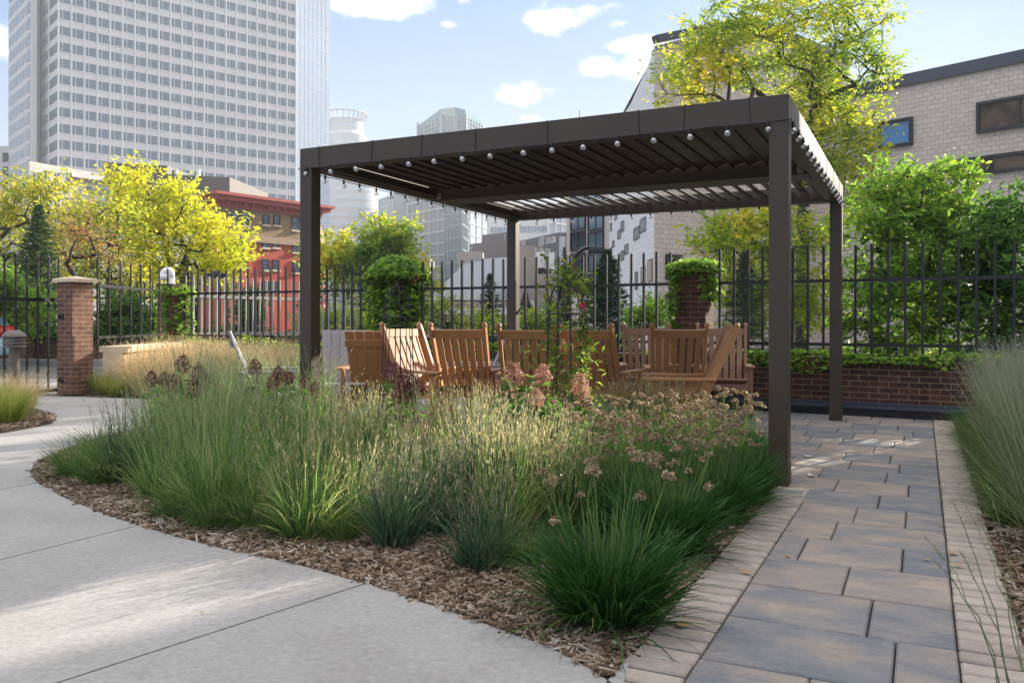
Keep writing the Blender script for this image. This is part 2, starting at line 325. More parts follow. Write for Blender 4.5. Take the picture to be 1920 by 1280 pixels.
# mulch chips: thousands of curled shreds over the soil
def chips(n, sampler, name, z0, cols):
    P = np.array([sampler() for _ in range(n)]); ln = rng.uniform(.006, .026, n)*rng.choice([1, 1, 1, 2.0], n); wd = rng.uniform(.0018, .0055, n); a = rng.uniform(0, 6.283, n); tl = rng.normal(0, .22, n)
    z = z0+rng.uniform(0, .022, n)
    d = np.stack([np.cos(a)*np.cos(tl), np.sin(a)*np.cos(tl), np.sin(tl)], 1); s_ = np.stack([-np.sin(a), np.cos(a), rng.normal(0, .4, n)], 1)
    c = np.stack([P[:, 0], P[:, 1], z], 1); V = np.empty((n, 8, 3)); up = np.array([0, 0, 1])*.0035
    tp = rng.uniform(.4, 1, n)[:, None]
    for k, (i, j) in enumerate(((-1, -1), (-1, 1), (1, 1), (1, -1))):
        V[:, k] = c+d*ln[:, None]*i+s_*wd[:, None]*j*(tp if i > 0 else 1)+up; V[:, k+4] = V[:, k]-up*1.6
    idx = np.arange(n)[:, None, None]*8; Fq = (idx+np.array([[0, 3, 2, 1], [0, 1, 5, 4], [1, 2, 6, 5], [2, 3, 7, 6], [3, 0, 4, 7]])[None]).reshape(-1, 4)
    mm_ = leafmat(name+' shreds', cols, trans=0.0, rough=.9, noise=3, nmix=.25)
    return npmesh(name, V.reshape(-1, 3), Fq, mm_)
def inpoly(p, poly):
    c_ = False; j = len(poly)-1
    for i in range(len(poly)):
        if (poly[i][1] > p[1]) != (poly[j][1] > p[1]) and p[0] < (poly[j][0]-poly[i][0])*(p[1]-poly[i][1])/(poly[j][1]-poly[i][1])+poly[i][0]: c_ = not c_
        j = i
    return c_
def loc(p):   # world -> pergola frame
    dx, dy = p[0]-BX, p[1]-BY; return (dx*ex[0]+dy*ex[1], dx*ey[0]+dy*ey[1])
def s_bed():
    while True:
        t_ = rnd.random()**1.7; p = (rnd.uniform(-4.6, 2.2), 1.9+t_*6.8)
        l_ = loc(p)
        if l_[0] < -.065 and l_[1] < -.21 and not inpoly(p, path_poly): return p
def s_right():
    while True:
        l_ = (rnd.uniform(1.065, 1.75), -3.2+rnd.random()**1.3*7); return PG(*l_)
def s_isl():
    while True:
        p = (rnd.uniform(-7, -4.6), rnd.uniform(7.2, 10))
        if inpoly(p, island): return p
mcol = [(0, (.04, .026, .018)), (.3, (.10, .064, .042)), (.55, (.20, .135, .09)), (.8, (.34, .27, .21)), (.93, (.48, .44, .40)), (1, (.42, .20, .06))]
tag(chips(62000, s_bed, 'bark_mulch', -.012, mcol), kind='stuff', label='shredded brown bark mulch between the grasses', cat='mulch')
tag(chips(13000, s_right, 'bark_mulch', -.012, mcol), kind='stuff', label='shredded mulch under the tall grass on the right', cat='mulch')
tag(chips(4500, s_isl, 'bark_mulch', .022, mcol), kind='stuff', label='shredded mulch round the bollard light', cat='mulch')

# ---- pavers: each one a bevelled block with its own tint ----
m, t, nd, lk, b = nodes('slate textured pavers'); b.inputs['Roughness'].default_value = .72; b.inputs['Specular IOR Level'].default_value = .35
tcn = nd.new('ShaderNodeTexCoord'); gg = nd.new('ShaderNodeNewGeometry')
off = nd.new('ShaderNodeVectorMath'); off.operation = 'SCALE'; off.inputs[0].default_value = (37, 53, 0); lk.new(gg.outputs['Random Per Island'], off.inputs['Scale'])
av = nd.new('ShaderNodeVectorMath'); av.operation = 'ADD'; lk.new(tcn.outputs['Object'], av.inputs[0]); lk.new(off.outputs[0], av.inputs[1])
mpn = nd.new('ShaderNodeMapping'); mpn.inputs['Scale'].default_value = (2.2, 3.0, 1); lk.new(av.outputs[0], mpn.inputs[0])
ma = nd.new('ShaderNodeMath'); ma.operation = 'MULTIPLY_ADD'; ma.inputs[1].default_value = .32; ma.inputs[2].default_value = -.16; lk.new(gg.outputs['Random Per Island'], ma.inputs[0])
mb = nd.new('ShaderNodeMath'); mb.operation = 'ADD'; lk.new(ma.outputs[0], mb.inputs[0]); lk.new(nz(1.7, 5, .6, mpn.outputs[0]), mb.inputs[1])
r1 = ramp(nd, [(.32, (.135, .145, .165)), (.47, (.19, .185, .19)), (.60, (.25, .215, .195)), (.74, (.32, .26, .22))]); lk.new(mb.outputs[0], r1.inputs[0])
r2 = ramp(nd, [(.3, (.82, .82, .82)), (.7, (1.1, 1.1, 1.1))]); lk.new(nz(60, 6, .7), r2.inputs[0])
x1 = nd.new('ShaderNodeMixRGB'); x1.blend_type = 'MULTIPLY'; x1.inputs[0].default_value = 1; lk.new(r1.outputs[0], x1.inputs[1]); lk.new(r2.outputs[0], x1.inputs[2]); lk.new(x1.outputs[0], b.inputs['Base Color'])
bp = nd.new('ShaderNodeBump'); bp.inputs['Strength'].default_value = 1.0; bp.inputs['Distance'].default_value = .022
mp3 = nd.new('ShaderNodeMapping'); mp3.inputs['Scale'].default_value = (3, 7, 1); mp3.inputs['Rotation'].default_value = (0, 0, .35); lk.new(av.outputs[0], mp3.inputs[0])
n5 = nd.new('ShaderNodeTexNoise'); n5.inputs['Scale'].default_value = 1.1; n5.inputs['Detail'].default_value = 7; n5.inputs['Distortion'].default_value = 1.3; lk.new(mp3.outputs[0], n5.inputs['Vector']); lk.new(n5.outputs[0], bp.inputs['Height'])
bp2 = nd.new('ShaderNodeBump'); bp2.inputs['Strength'].default_value = .25; bp2.inputs['Distance'].default_value = .003; lk.new(nz(150), bp2.inputs['Height']); lk.new(bp.outputs[0], bp2.inputs['Normal']); lk.new(bp2.outputs[0], b.inputs['Normal']); M['paver'] = m
M['paver_tan'] = mat('tan tumbled border block', (.33, .285, .25), .85, .14, 14, bump=.5, bscale=120, island=.16)
M['joint_sand'] = mat('dark joint sand', (.045, .04, .036), .95, .3, 60)
def blocks(mbd, x0, x1, y0, y1, jx=.004, z=-.0):
    # block with chamfered top edge, slightly uneven height and edges
    h = z+rnd.uniform(-.002, .002); j = lambda: rnd.uniform(-.0015, .0015); c_ = .006
    a, b_, c0, d0 = x0+jx*.8+j(), x1-jx*.8+j(), y0+jx*1.5+j(), y1-jx*1.5+j()
    n = len(mbd.v)
    mbd.v += [(a, c0, -.05), (b_, c0, -.05), (b_, d0, -.05), (a, d0, -.05), (a, c0, h-c_), (b_, c0, h-c_), (b_, d0, h-c_), (a, d0, h-c_), (a+c_, c0+c_, h), (b_-c_, c0+c_, h), (b_-c_, d0-c_, h), (a+c_, d0-c_, h)]
    for q in ((0, 1, 5, 4), (1, 2, 6, 5), (2, 3, 7, 6), (3, 0, 4, 7), (4, 5, 9, 8), (5, 6, 10, 9), (6, 7, 11, 10), (7, 4, 8, 11), (8, 9, 10, 11)): mbd.f.append(tuple(n+i for i in q)); mbd.mi.append(0)
XL, XR = .14, .869
pv = MB(); y = -4.62; k = 0; prev_j = []
while y < 4.9:
    y1 = y+.42
    if y1 < -.10: xa = XL
    else: xa = -5.3
    x = XR; first = True; new_j = []
    while x > xa+.01:
        ln = rnd.choice((.33, .42, .42, .25, .42)) if not first else rnd.choice((.25, .32, .40, .18)); first = False
        for _ in range(8):
            if all(abs(x-ln-q) > .07 for q in prev_j): break
            ln = rnd.choice((.22, .27, .33, .38, .42, .46, .5))
        if x-ln < xa+.12: ln = x-xa
        new_j.append(x-ln)
        if rnd.random() < .12 and ln > .3:
            blocks(pv, x-ln, x, y, y+.21); blocks(pv, x-ln, x, y+.21, y1)
        else: blocks(pv, x-ln, x, y, y1)
        x -= ln
    y = y1; prev_j = new_j[:-1]
patio = empty('patio', (BX, BY, 0), -TH); 
pvo = pv.build('paver_patio', M['paver']); pvo.location = (BX, BY, 0); pvo.rotation_euler = (0, 0, -TH); tag(pvo, kind='structure')
bpy.data.objects.remove(patio)
pb = MB(); y = -4.7
while y < -.03:
    for (a, c_) in ((-.062, XL),):
        blocks(pb, a, c_, y, y+.1, .0055)
    y += .1
y = -4.7
while y < 4.45:
    blocks(pb, XR, XR+.2, y, y+.1, .0055); y += .1
x = -.262
while x > -5.2: blocks(pb, x, x+.2, -.20, -.10); x -= .2
o = pb.build('paver_border', M['paver_tan']); o.location = (BX, BY, 0); o.rotation_euler = (0, 0, -TH); tag(o, kind='structure')
g = MB(); g.box(-5.3, XR+.2, -.2, 4.9, -.052, -.018); g.box(-.06, XR+.2, -4.7, -.2, -.052, -.0185)
o = g.build('paver_base', M['joint_sand']); o.location = (BX, BY, 0); o.rotation_euler = (0, 0, -TH); tag(o, kind='structure')
# ================= PERGOLA =================
per = empty('pergola', (BX, BY, 0), -TH, 'dark bronze metal pergola with louvered roof standing over the paver patio', 'pergola')
W_, D_, H_, HB, PO = PW, PD, PH, PB, PT
zb = H_-HB
for (x, y) in ((-PO, 0), (-W_, 0), (-PO, D_-PO), (-W_, D_-PO)):
    p = MB(); p.box(x, x+PO, y, y+PO, 0, zb-.002); o = p.build('post', M['bronze'], per, bevel=.004)
    q = MB(); q.box(x-.003, x+PO+.003, y-.003, y+PO+.003, 0.001, .135); q.build('base_sleeve', M['bronze'], o, bevel=.002)
    q = MB()
    for zz in (.35, .36): pass
for nm, bx in (('beam', (-W_, 0, 0, PO)), ('beam', (-W_, 0, D_-PO, D_)), ('beam', (-PO, 0, PO+.002, D_-PO-.002)), ('beam', (-W_, -W_+PO, PO+.002, D_-PO-.002))):
    p = MB(); p.box(bx[0], bx[1], bx[2], bx[3], zb, H_); p.build('beam', M['bronze'], per, bevel=.003)
MY0, MY1 = 1.97, 2.33
p = MB(); p.box(-W_+PO+.002, -PO-.002, MY0, MY1, zb-.02, H_-.01); p.build('middle_beam', M['bronze'], per, bevel=.003)
for x in (-W_+PO+.03, -PO-.08):
    p = MB(); p.box(x, x+.05, MY0-.012, MY0-.002, zb-.01, zb+.05); p.build('bracket', M['grey_and_lit_steel'], per)
def louvre(y0, y1, x, tilt, zc, lip=.022, h_=.078):
    p = MB()
    pr = [(-h_, -.004), (-h_*.5, .006), (0, .010), (h_*.5, .008), (h_, .0), (h_-.004, -lip), (h_-.012, -lip), (h_-.014, -.006), (0, .002), (-h_+.01, -.012)]
    c_, s_ = math.cos(tilt), math.sin(tilt); pts = [(x+a*c_-b_*s_, zc+a*s_+b_*c_) for a, b_ in pr]
    n = len(pts); b0 = len(p.v); p.v += [(a, y0, b_) for a, b_ in pts]+[(a, y1, b_) for a, b_ in pts]
    for i in range(n): j = (i+1) % n; p.f.append((b0+i, b0+j, b0+n+j, b0+n+i)); p.mi.append(0)
    p.f.append(tuple(b0+n-1-i for i in range(n))); p.f.append(tuple(b0+n+i for i in range(n))); p.mi += [0, 0]
    return p
nlv = 25; x0 = -W_+PO+.115; pitch = (W_-2*PO-.22)/(nlv-1)
LV_FRONT, LV_BACK = R(7), R(-24)
for k in range(nlv):
    x = x0+k*pitch
    louvre(PO+.03, MY0-.02, x, LV_FRONT, zb+.112, .05).build('louver', M['bronze'], per)
    louvre(MY1+.02, D_-PO-.03, x, LV_BACK, zb+.105, .018, .062).build('louver', M['bronze'], per)
# gutter lips along the inside of the frame
for (a, b_, c_, d_) in ((-W_+PO, -W_+PO+.06, PO+.004, MY0-.004), (-PO-.045, -PO, PO+.004, MY0-.004), (-W_+PO, -W_+PO+.06, MY1+.004, D_-PO-.004), (-PO-.045, -PO, MY1+.004, D_-PO-.004)):
    p = MB(); p.box(a+.001, b_-.001, c_, d_, zb+.012, zb+.03); p.box(*((a+.001, a+.032) if a < -1 else (b_-.032, b_-.001)), c_, d_, zb+.0305, zb+.125); p.build('gutter', M['bronze'], per)
# string lights, one string to a side; bulbs every 25 cm
def string(name_lab, pts, n, outx, outy, tie=True, up=0.0):
    e = empty('string_light', (BX, BY, 0), -TH, name_lab, 'string light', 'string lights round the pergola')
    a = Vector(pts[0]); b_ = Vector(pts[1]); wp = []
    for i in range(n*4+1):
        t_ = i/(n*4); p = a.lerp(b_, t_); p.z -= .006*abs(math.sin(math.pi*n*t_/2)); wp.append(p)
    wr = MB(); wr.tube(wp, .0035, 5); wr.build('wire', M['rubber'], e)
    for i in range(n):
        t_ = (i+.4)/n+rnd.uniform(-.004, .004); p = a.lerp(b_, t_); sk = MB(); hz_ = p.z
        tx, ty = rnd.uniform(-.006, .006), rnd.uniform(-.006, .006)
        sk.lathe([(0, hz_+.006), (.008, hz_+.006), (.010, hz_-.002), (.010, hz_-.030), (.008, hz_-.034), (0, hz_-.034)], 8, (p.x, p.y)); s_o = sk.build('socket', M['rubber'], e, uv=False)
        bl = MB(); r_ = .0215; zc = hz_-.034-r_*.92
        bl.lathe([(0.0, zc+r_)]+[(max(.0005, r_*math.sin(a_)), zc+r_*math.cos(a_)) for a_ in np.linspace(.35, math.pi, 9)], 12, (p.x+tx, p.y+ty)); bl.build('bulb', M['bulb'], e, smooth=True, uv=False)
        fl = MB(); fl.tube([(p.x+tx-.006, p.y+ty, zc+.012), (p.x+tx-.004, p.y+ty, zc-.004), (p.x+tx+.004, p.y+ty, zc-.004), (p.x+tx+.006, p.y+ty, zc+.012)], .0012, 4); fl.build('filament', M['sash'], s_o, uv=False)
    return e
fr = string('string of clear globe bulbs along the near long beam of the pergola', ((-W_-.01, -.012, zb+.004), (.02, -.012, zb+.004)), 16, 0, -1)
string('string of clear globe bulbs under the right side beam', ((.014, 0, zb+.004), (.014, D_+.01, zb+.004)), 16, 1, 0)
string('string of clear globe bulbs under the left side beam', ((-W_-.014, 0, zb-.004), (-W_-.014, D_, zb-.004)), 16, -1, 0)
string('string of clear globe bulbs along the far long beam', ((-W_, D_+.014, zb+.004), (.02, D_+.014, zb+.004)), 16, 0, 1)
for i, px in enumerate((598, 696, 789, 891, 1026, 1198, 1281, 1406)):      # wire ties looped over the fascia
    q = (px-960)/F      # point on line AB seen at px
    xx = (q*BY-BX)/(ex[0]-q*ex[1])
    t_ = MB(); dxx = rnd.uniform(-.015, .01)
    t_.tube([(xx+dxx, .05, H_+.003), (xx+dxx, -.004, H_+.002), (xx+dxx*.5, -.004, H_-.06), (xx, -.004, zb+.02), (xx, -.012, zb-.004)], .0028, 5); t_.build('wire_tie', M['rubber'], fr)
for i in range(6):
    t_ = MB(); y = .45+i*.62; t_.tube([(.004, y, H_+.002), (.004, y, zb+.01)], .0022, 4); t_.build('wire_tie', M['rubber'], per)
a = MB(); xx = -1.44; a.tube([(xx, .03, H_), (xx, .03, H_+.055)], .003, 5); a.build('wire_stub', M['rubber'], per)

# ================= CHAIRS =================
def rocker(mt):
    e = empty('rocking_chair')
    wd, wi = .56, .50; lean = .30
    def bp_(t_, x): return (x, -.19-lean*t_*.95, .36+t_*.64)     # along the back, t 0..1
    for s_ in (-1, 1):
        x = s_*(wd/2+.005)
        p = MB(); pts = []
        for k in range(13):
            u = -1+2*k/12; pts.append((x, -.02+u*.43, .018+.075*u*u))
        for k in range(12): p.bar(pts[k], pts[k+1], .030, .036)
        p.build('rocker', mt, e)
        p = MB(); p.bar((x, .20, .045), (x, .21, .545), .036, .075); p.build('front_leg', mt, e, bevel=.004)
        p = MB(); p.bar((x, -.20, .05), (x, -.235, .54), .036, .065); p.build('rear_leg', mt, e, bevel=.004)
        p = MB(); p.prism([(x-.035, -.30), (x+.035, -.30), (x+.05, .10), (x+.055, .24), (x+.03, .30), (x-.03, .30), (x-.045, .24), (x-.04, .1)], .547, .572); p.build('armrest', mt, e, bevel=.005)
        p = MB(); a_, b_ = Vector(bp_(-.25, s_*(wi/2-.005))), Vector(bp_(1.0, s_*(wi/2+.022)))
        p.bar(a_, b_, .034, .062, up=(1, 0, 0) if 0 else (0, -1, 0)); d = (b_-a_).normalized()
        p.tube([b_-d*.004, b_+d*.012, b_+d*.03, b_+d*.042], [.027, .029, .022, .008], 8); p.build('back_post', mt, e, bevel=.003)
    p = MB(); bk = MB()
    p.bar(bp_(.885, -.255), bp_(.885, .255), .028, .085, up=(0, -.35, .93)); p.bar(bp_(.0, -.235), bp_(.0, .235), .026, .06, up=(0, -.35, .93))
    for k in range(6):
        f_ = (k-2.5)/2.5; p.bar(bp_(.02, f_*.185), bp_(.86, f_*.20), .058, .016, up=(0, 1, 0))
    p.build('backrest', mt, e, bevel=.003)
    p = MB()
    for k in range(7):
        y = -.19+k*.068; z = .375+.012*math.cos(k/6*6.28)+.004*k; p.box(-wd/2+.03, wd/2-.03, y, y+.058, z, z+.02)
    p.build('seat', mt, e, bevel=.003)
    p = MB(); p.box(-wd/2+.024, wd/2-.024, .215, .24, .30, .375); p.box(-wd/2+.024, wd/2-.024, -.235, -.21, .30, .37); p.box(-wd/2+.024, -wd/2+.05, -.209, .214, .31, .366); p.box(wd/2-.05, wd/2-.024, -.209, .214, .31, .366); p.build('seat_frame', mt, e)
    return e
def adirondack(mt, seatmt=None):
    e = empty('adirondack_chair')
    def bp_(t_, x): return (x, -.17-.30*t_, .26+t_*.70)
    p = MB()
    for k in range(5):
        f_ = (k-2)/2; top = .98-.0*abs(f_); p.bar(bp_(0, f_*.18), bp_(top, f_*.20), .094, .018, up=(0, 1, 0))
    p.build('backrest', mt, e, bevel=.003)
    for t_ in (.2, .82):
        p = MB(); a_ = Vector(bp_(t_, -.25)); b_ = Vector(bp_(t_, .25)); off_ = Vector((0, -.022, -.008)); p.bar(a_+off_, b_+off_, .024, .07, up=(0, -.4, .9)); o = p.build('batten', mt, e, bevel=.002)
    q = MB()
    for f_ in (-1, -.5, 0, .5, 1):
        c_ = Vector(bp_(.80-.05*abs(f_), f_*.205)); q.box(c_.x-.008, c_.x+.008, c_.y+.009, c_.y+.015, c_.z-.008, c_.z+.008)
    q.build('bolt', M['sash'], e)
    for s_ in (-1, 1):
        p = MB(); p.prism([(s_*.33-.05, -.36), (s_*.33+.04, -.36), (s_*.33+.07, .2), (s_*.33+.05, .31), (s_*.33-.06, .31), (s_*.33-.08, .2)], .545, .57); p.build('armrest', mt, e, bevel=.004)
        p = MB(); p.bar((s_*.30, .26, 0), (s_*.30, .24, .544), .032, .09); p.build('front_leg', mt, e, bevel=.003)
        p = MB(); p.bar((s_*.27, .26, .36), (s_*.27, -.50, .05), .030, .11, up=(0, .3, .9)); p.build('rear_leg', mt, e, bevel=.003)
        p = MB(); p.bar((s_*.30, -.33, .22), (s_*.30, -.335, .544), .03, .06); p.build('arm_support', mt, e)
    p = MB()
    for k in range(6):
        y = -.17+k*.082; z = .262+k*.026; p.box(-.255, .255, y, y+.07, z, z+.018)
    p.build('seat', seatmt or mt, e, bevel=.003)
    return e
def put(e, px, Y, head, label, cat, group=None, z=0.0):
    e.location = (*P2(px, Y), z); e.rotation_euler = (0, 0, -R(head)); tag(e, label, cat, group); return e
gR = 'brown rocking chairs under the pergola'
rA = rocker(M['plank'])
rockers = [(818, 8.25, 126, 'brown rocking chair turned sideways with its slatted back fully sunlit, right of the black obelisk'),
           (884, 8.5, 14, 'brown rocking chair seen from behind, nearest right of the sunlit one'),
           (1001, 7.95, 7, 'brown rocking chair seen from behind, directly behind the pink hydrangea heads'),
           (1134, 8.3, 30, 'brown rocking chair seen from behind, just behind the rose vine obelisk'),
           (1216, 9.5, 186, 'brown rocking chair facing the camera, half hidden behind another chair back'),
           (1266, 8.9, 6, 'brown rocking chair seen from behind between the rose vine and the sideways chair'),
           (1270, 7.4, -82, 'brown rocking chair in profile, its back leaning to the right near the post'),
           (1356, 9.3, 192, 'dull brown rocking chair facing the camera, against the brick wall')]
for i, (px, Y, h, lab) in enumerate(rockers):
    e = rA if i == 0 else copy_tree(rA); put(e, px, Y, h, lab, 'rocking chair', gR)
    if i in (7, 4):
        for ch in e.children: ch.data = ch.data.copy(); ch.data.materials[0] = M['plank_dull']
aG = adirondack(M['plank_grey'], M['white_paint']); put(aG, 642, 8.9, 172, 'grey adirondack chair facing the camera beside the left front post', 'adirondack chair', 'adirondack chairs')
aB = copy_tree(aG)
for ch in aB.children: ch.data = ch.data.copy(); ch.data.materials[0] = M['plank']
put(aB, 711, 8.9, 4, 'brown adirondack chair seen from behind, boards crossed by a batten', 'adirondack chair', 'adirondack chairs')
aC = copy_tree(aG); put(aC, 522, 8.3, 74, 'grey adirondack chair in profile left of the pergola, back leaning left', 'adirondack chair', 'adirondack chairs')
aD = copy_tree(aG); put(aD, 878, 9.5, -93, 'pale adirondack chair in profile, showing only between two brown chair backs', 'adirondack chair', 'adirondack chairs')
# ================= BRICK WALL, PIERS, FENCE =================
FX, FY = 3.54+.572*.441, 8.94+.572*.897
def FW(x, y=0): c_, s_ = math.cos(FA), math.sin(FA); return (FX+x*c_+y*s_, FY-x*s_+y*c_)
ivy = leafmat('ivy leaves', [(0, (.05, .12, .015)), (.4, (.13, .25, .03)), (.75, (.26, .40, .05)), (1, (.38, .44, .06))], trans=.55, noise=2, nmix=.35)
ivy_red = leafmat('turning ivy leaves', [(0, (.05, .12, .015)), (.5, (.15, .28, .035)), (.86, (.26, .36, .05)), (.93, (.28, .14, .04)), (1, (.22, .06, .03))], trans=.5, noise=2, nmix=.3)
def leaves(name, mt, pts, size, parent=None, aspect=1.5, up=.5, droop=0.0, out=None, nrm=None, jit=.45):
    """pts (n,3): one leaf per point, folded along its midrib (two quads)"""
    n = len(pts); a = rng.uniform(0, 6.283, n)
    nr = rng.normal(0, 1, (n, 3)); nr[:, 2] = np.abs(nr[:, 2])+up
    if nrm is not None: nr = nr*jit+nrm
    nr /= np.linalg.norm(nr, axis=1)[:, None]
    d = np.stack([np.cos(a), np.sin(a), rng.uniform(-.5, .3, n)-droop], 1)
    if out is not None: d = d*.6+out
    d -= nr*(d*nr).sum(1)[:, None]; d /= np.linalg.norm(d, axis=1)[:, None]+1e-9
    s_ = np.cross(nr, d); ln = size*rng.uniform(.6, 1.25, n)[:, None]; wd = ln/aspect/2
    V = np.empty((n, 6, 3)); c = pts; f_ = nr*wd*.35
    V[:, 0] = c-d*ln*.5; V[:, 1] = c+s_*wd*.9-d*ln*.08+f_; V[:, 2] = c+s_*wd*.35+d*ln*.30+f_*.5
    V[:, 3] = c+d*ln*.5-f_*.4; V[:, 4] = c-s_*wd*.9-d*ln*.08+f_; V[:, 5] = c-s_*wd*.35+d*ln*.30+f_*.5
    V = V.reshape(-1, 3); i = np.arange(n)[:, None]*6
    Fq = np.concatenate([i+np.array([[0, 1, 2, 3]]), i+np.array([[0, 3, 5, 4]])], 1).reshape(-1, 4)
    return npmesh(name, V, Fq, mt, parent)
WH = .635; PIER = [2.98, -1.79, -6.37, -11.33]
labs = ['brick pier beyond the right edge', 'brick pier right of centre with a cap of bright ivy', 'brick pier smothered in ivy behind the left of the pergola', 'brick pier near the gate with a white gooseneck pipe on top']
segs = [(-.0+3.16, 5.2), (-1.60, 2.79), (-6.18, -1.98), (-11.14, -6.56)]
seglab = ['right of the pergola', 'at the right', 'behind the chairs', 'left of the pergola']
Z1, Z2, ZT, ZP = .789, 1.524, 1.93, .67
for k, (a, b_) in enumerate(segs):
    wl = empty('brick_wall', (*FW(a), 0), -FA, 'low dark brick wall under the picket fence, stretch '+['at the far right edge', 'behind the right posts of the pergola', 'behind the rocking chairs', 'behind the tan grasses on the left'][k], 'brick wall', 'low brick walls')
    ln = b_-a
    p = MB(); p.box(0, ln, 0, .30, 0, WH-.09); p.build('brickwork', M['brick'], wl)
    p = MB(); p.box(0, ln, -.006, .306, WH-.09, WH); p.build('soldier_course', M['brick_soldier'], wl)
    p = MB(); p.box(0, ln, -.10, -.003, .0, .085); o = p.build('membrane', M['membrane'], wl)
    p = MB(); p.box(0, ln, -.115, -.001, .087, .112); p.box(0, ln, -.02, -.002, .112, .15); p.build('flashing', M['ledge'], wl, bevel=.003)
    fe = empty('picket_fence', (*FW(a, .12), 0), -FA, 'black picket fence on the brick wall, '+['at the far right edge', 'right of the ivy topped brick pier', 'between the two ivy covered brick piers', 'between the white pipe and the ivy covered pier'][k], 'fence', 'black picket fence panels')
    for nm, z in (('rail', Z1), ('rail', Z2)):
        p = MB(); p.box(.0, ln, -.014, .022, z-.018, z+.018); p.build('rail', M['black'], fe)
    p = MB(); p.box(0, ln, -.010, .014, ZP-.008, ZP+.008); p.build('rail', M['black'], fe)
    n = int(ln/.172); off_ = (ln-(n-1)*.172)/2
    for i in range(n):
        x = off_+i*.172; p = MB(); dz = rnd.uniform(-.01, .01); tw = rnd.uniform(-.004, .004)
        p.bar((x, -.026, ZP-.03), (x+tw, -.026, ZT+dz-.01), .028, .028, up=(0, 1, 0)); p.box(x+tw-.008, x+tw+.008, -.034, -.018, ZT+dz-.01, ZT+dz+.002)
        p.build('picket', M['black'], fe)
def pier(x, y, rz, w_, h, label, mt='brick_pier', cap=True, name='brick_pier'):
    e = empty(name, (x, y, 0), rz, label, 'brick pier', 'brick piers of the fence')
    p = MB(); p.box(-w_/2, w_/2, -w_/2, w_/2, 0, h-.07); p.build('shaft', M[mt], e)
    if cap:
        c_ = w_/2+.045; p = MB(); n = 0
        p.v += [(-c_, -c_, h-.07), (c_, -c_, h-.07), (c_, c_, h-.07), (-c_, c_, h-.07), (-c_, -c_, h-.02), (c_, -c_, h-.02), (c_, c_, h-.02), (-c_, c_, h-.02), (0, 0, h+.025)]
        for q in ((0, 3, 2, 1), (0, 1, 5, 4), (1, 2, 6, 5), (2, 3, 7, 6), (3, 0, 4, 7), (4, 5, 8), (5, 6, 8), (6, 7, 8), (7, 4, 8)): p.f.append(q); p.mi.append(0)
        p.build('cap', M['limestone'], e, bevel=.004)
    else:
        p = MB(); p.box(-w_/2-.012, w_/2+.012, -w_/2-.012, w_/2+.012, h-.068, h); p.build('cap', M['brick_soldier'], e)
    return e
for k, s_ in enumerate(PIER):
    if k == 0: continue
    x, y = FW(s_, .12); pier(x, y, -FA, .38, 1.70, labs[k], 'brick' if k < 3 else 'brick_pier', cap=False)
GPX, GPY = P2(141, 12.0)
gp = pier(GPX, GPY, -TH, .33, 1.66, 'brick gate pier with tan stone cap beside the open gate')
for z in (.20, 1.10):
    p = MB(); p.box(-.10, -.02, -.175, -.166, z-.05, z+.05); p.box(-.10, -.09, -.2, -.176, z-.02, z+.02); p.box(-.03, -.02, -.2, -.176, z-.02, z+.02); p.build('hinge_plate', M['black'], gp)
# gate
def pickets(parent, a, b_, z0, z1, pitch, mt, w_=.022, spear=True, lean=0.0):
    a = Vector(a); b_ = Vector(b_); n = max(2, int((b_-a).length/pitch)+1)
    for i in range(n):
        q = a.lerp(b_, i/(n-1)); p = MB(); p.bar((q.x, q.y, z0), (q.x, q.y, z1), w_, w_, up=(0, 1, 0))
        if spear: p.tube([(q.x, q.y, z1), (q.x, q.y, z1+.02), (q.x, q.y, z1+.06)], [w_*.5, w_*.8, .002], 4)
        p.build('picket', mt, parent)
ga = Vector((*P2(110, 12.15), 0)); gb = Vector((*P2(-60, 10.9), 0))
gt = empty('metal_gate', tuple(ga), 0, 'open black steel picket gate at the left edge beside the brick pier', 'gate'); d = gb-ga
pickets(gt, (0, 0, 0), d, .03, 1.93, .165, M['black'])
for z in (.04, 1.34):
    p = MB(); p.bar((0, 0, z), (d.x, d.y, z), .03, .05); p.build('rail', M['black'], gt)
p = MB(); p.bar((.03, .06, 0.0), (.03, .06, 1.4), .05, .05, up=(0, 1, 0)); p.build('hinge_post', M['black'], gt)
# side fence from gate pier to the corner pier
lp = Vector((*FW(-11.33, .12), 0)); fa_ = Vector((GPX+.22, GPY+.20, 0)); fb = lp+Vector((-.0, -.25, 0))
sf = empty('picket_fence', tuple(fa_), 0, 'short run of black picket fence above the tan concrete bench wall', 'fence', 'black picket fence panels'); d = fb-fa_
pickets(sf, (0, 0, 0), d, .70, 1.93, .33, M['black'])
for z in (.80, 1.56):
    p = MB(); p.bar((0, 0, z), (d.x, d.y, z), .035, .04); p.build('rail', M['black'], sf)
bw = empty('concrete_bench', tuple(fa_), 0, 'tan concrete bench wall with a slab top between two brick piers', 'bench wall'); dn = Vector((d.y, -d.x, 0)).normalized()
p = MB(); q0, q1, q2, q3 = dn*.08, d+dn*.08, d+dn*.36, dn*.36
p.prism([(v.x, v.y) for v in (q0, q3, q2, q1)], 0, .58); p.build('base', M['limestone'], bw)
p = MB(); q0, q1, q2, q3 = dn*.02, d+dn*.02, d+dn*.44, dn*.44
p.prism([(v.x, v.y) for v in (q0, q3, q2, q1)], .582, .67); p.build('slab_top', M['limestone'], bw, bevel=.006)
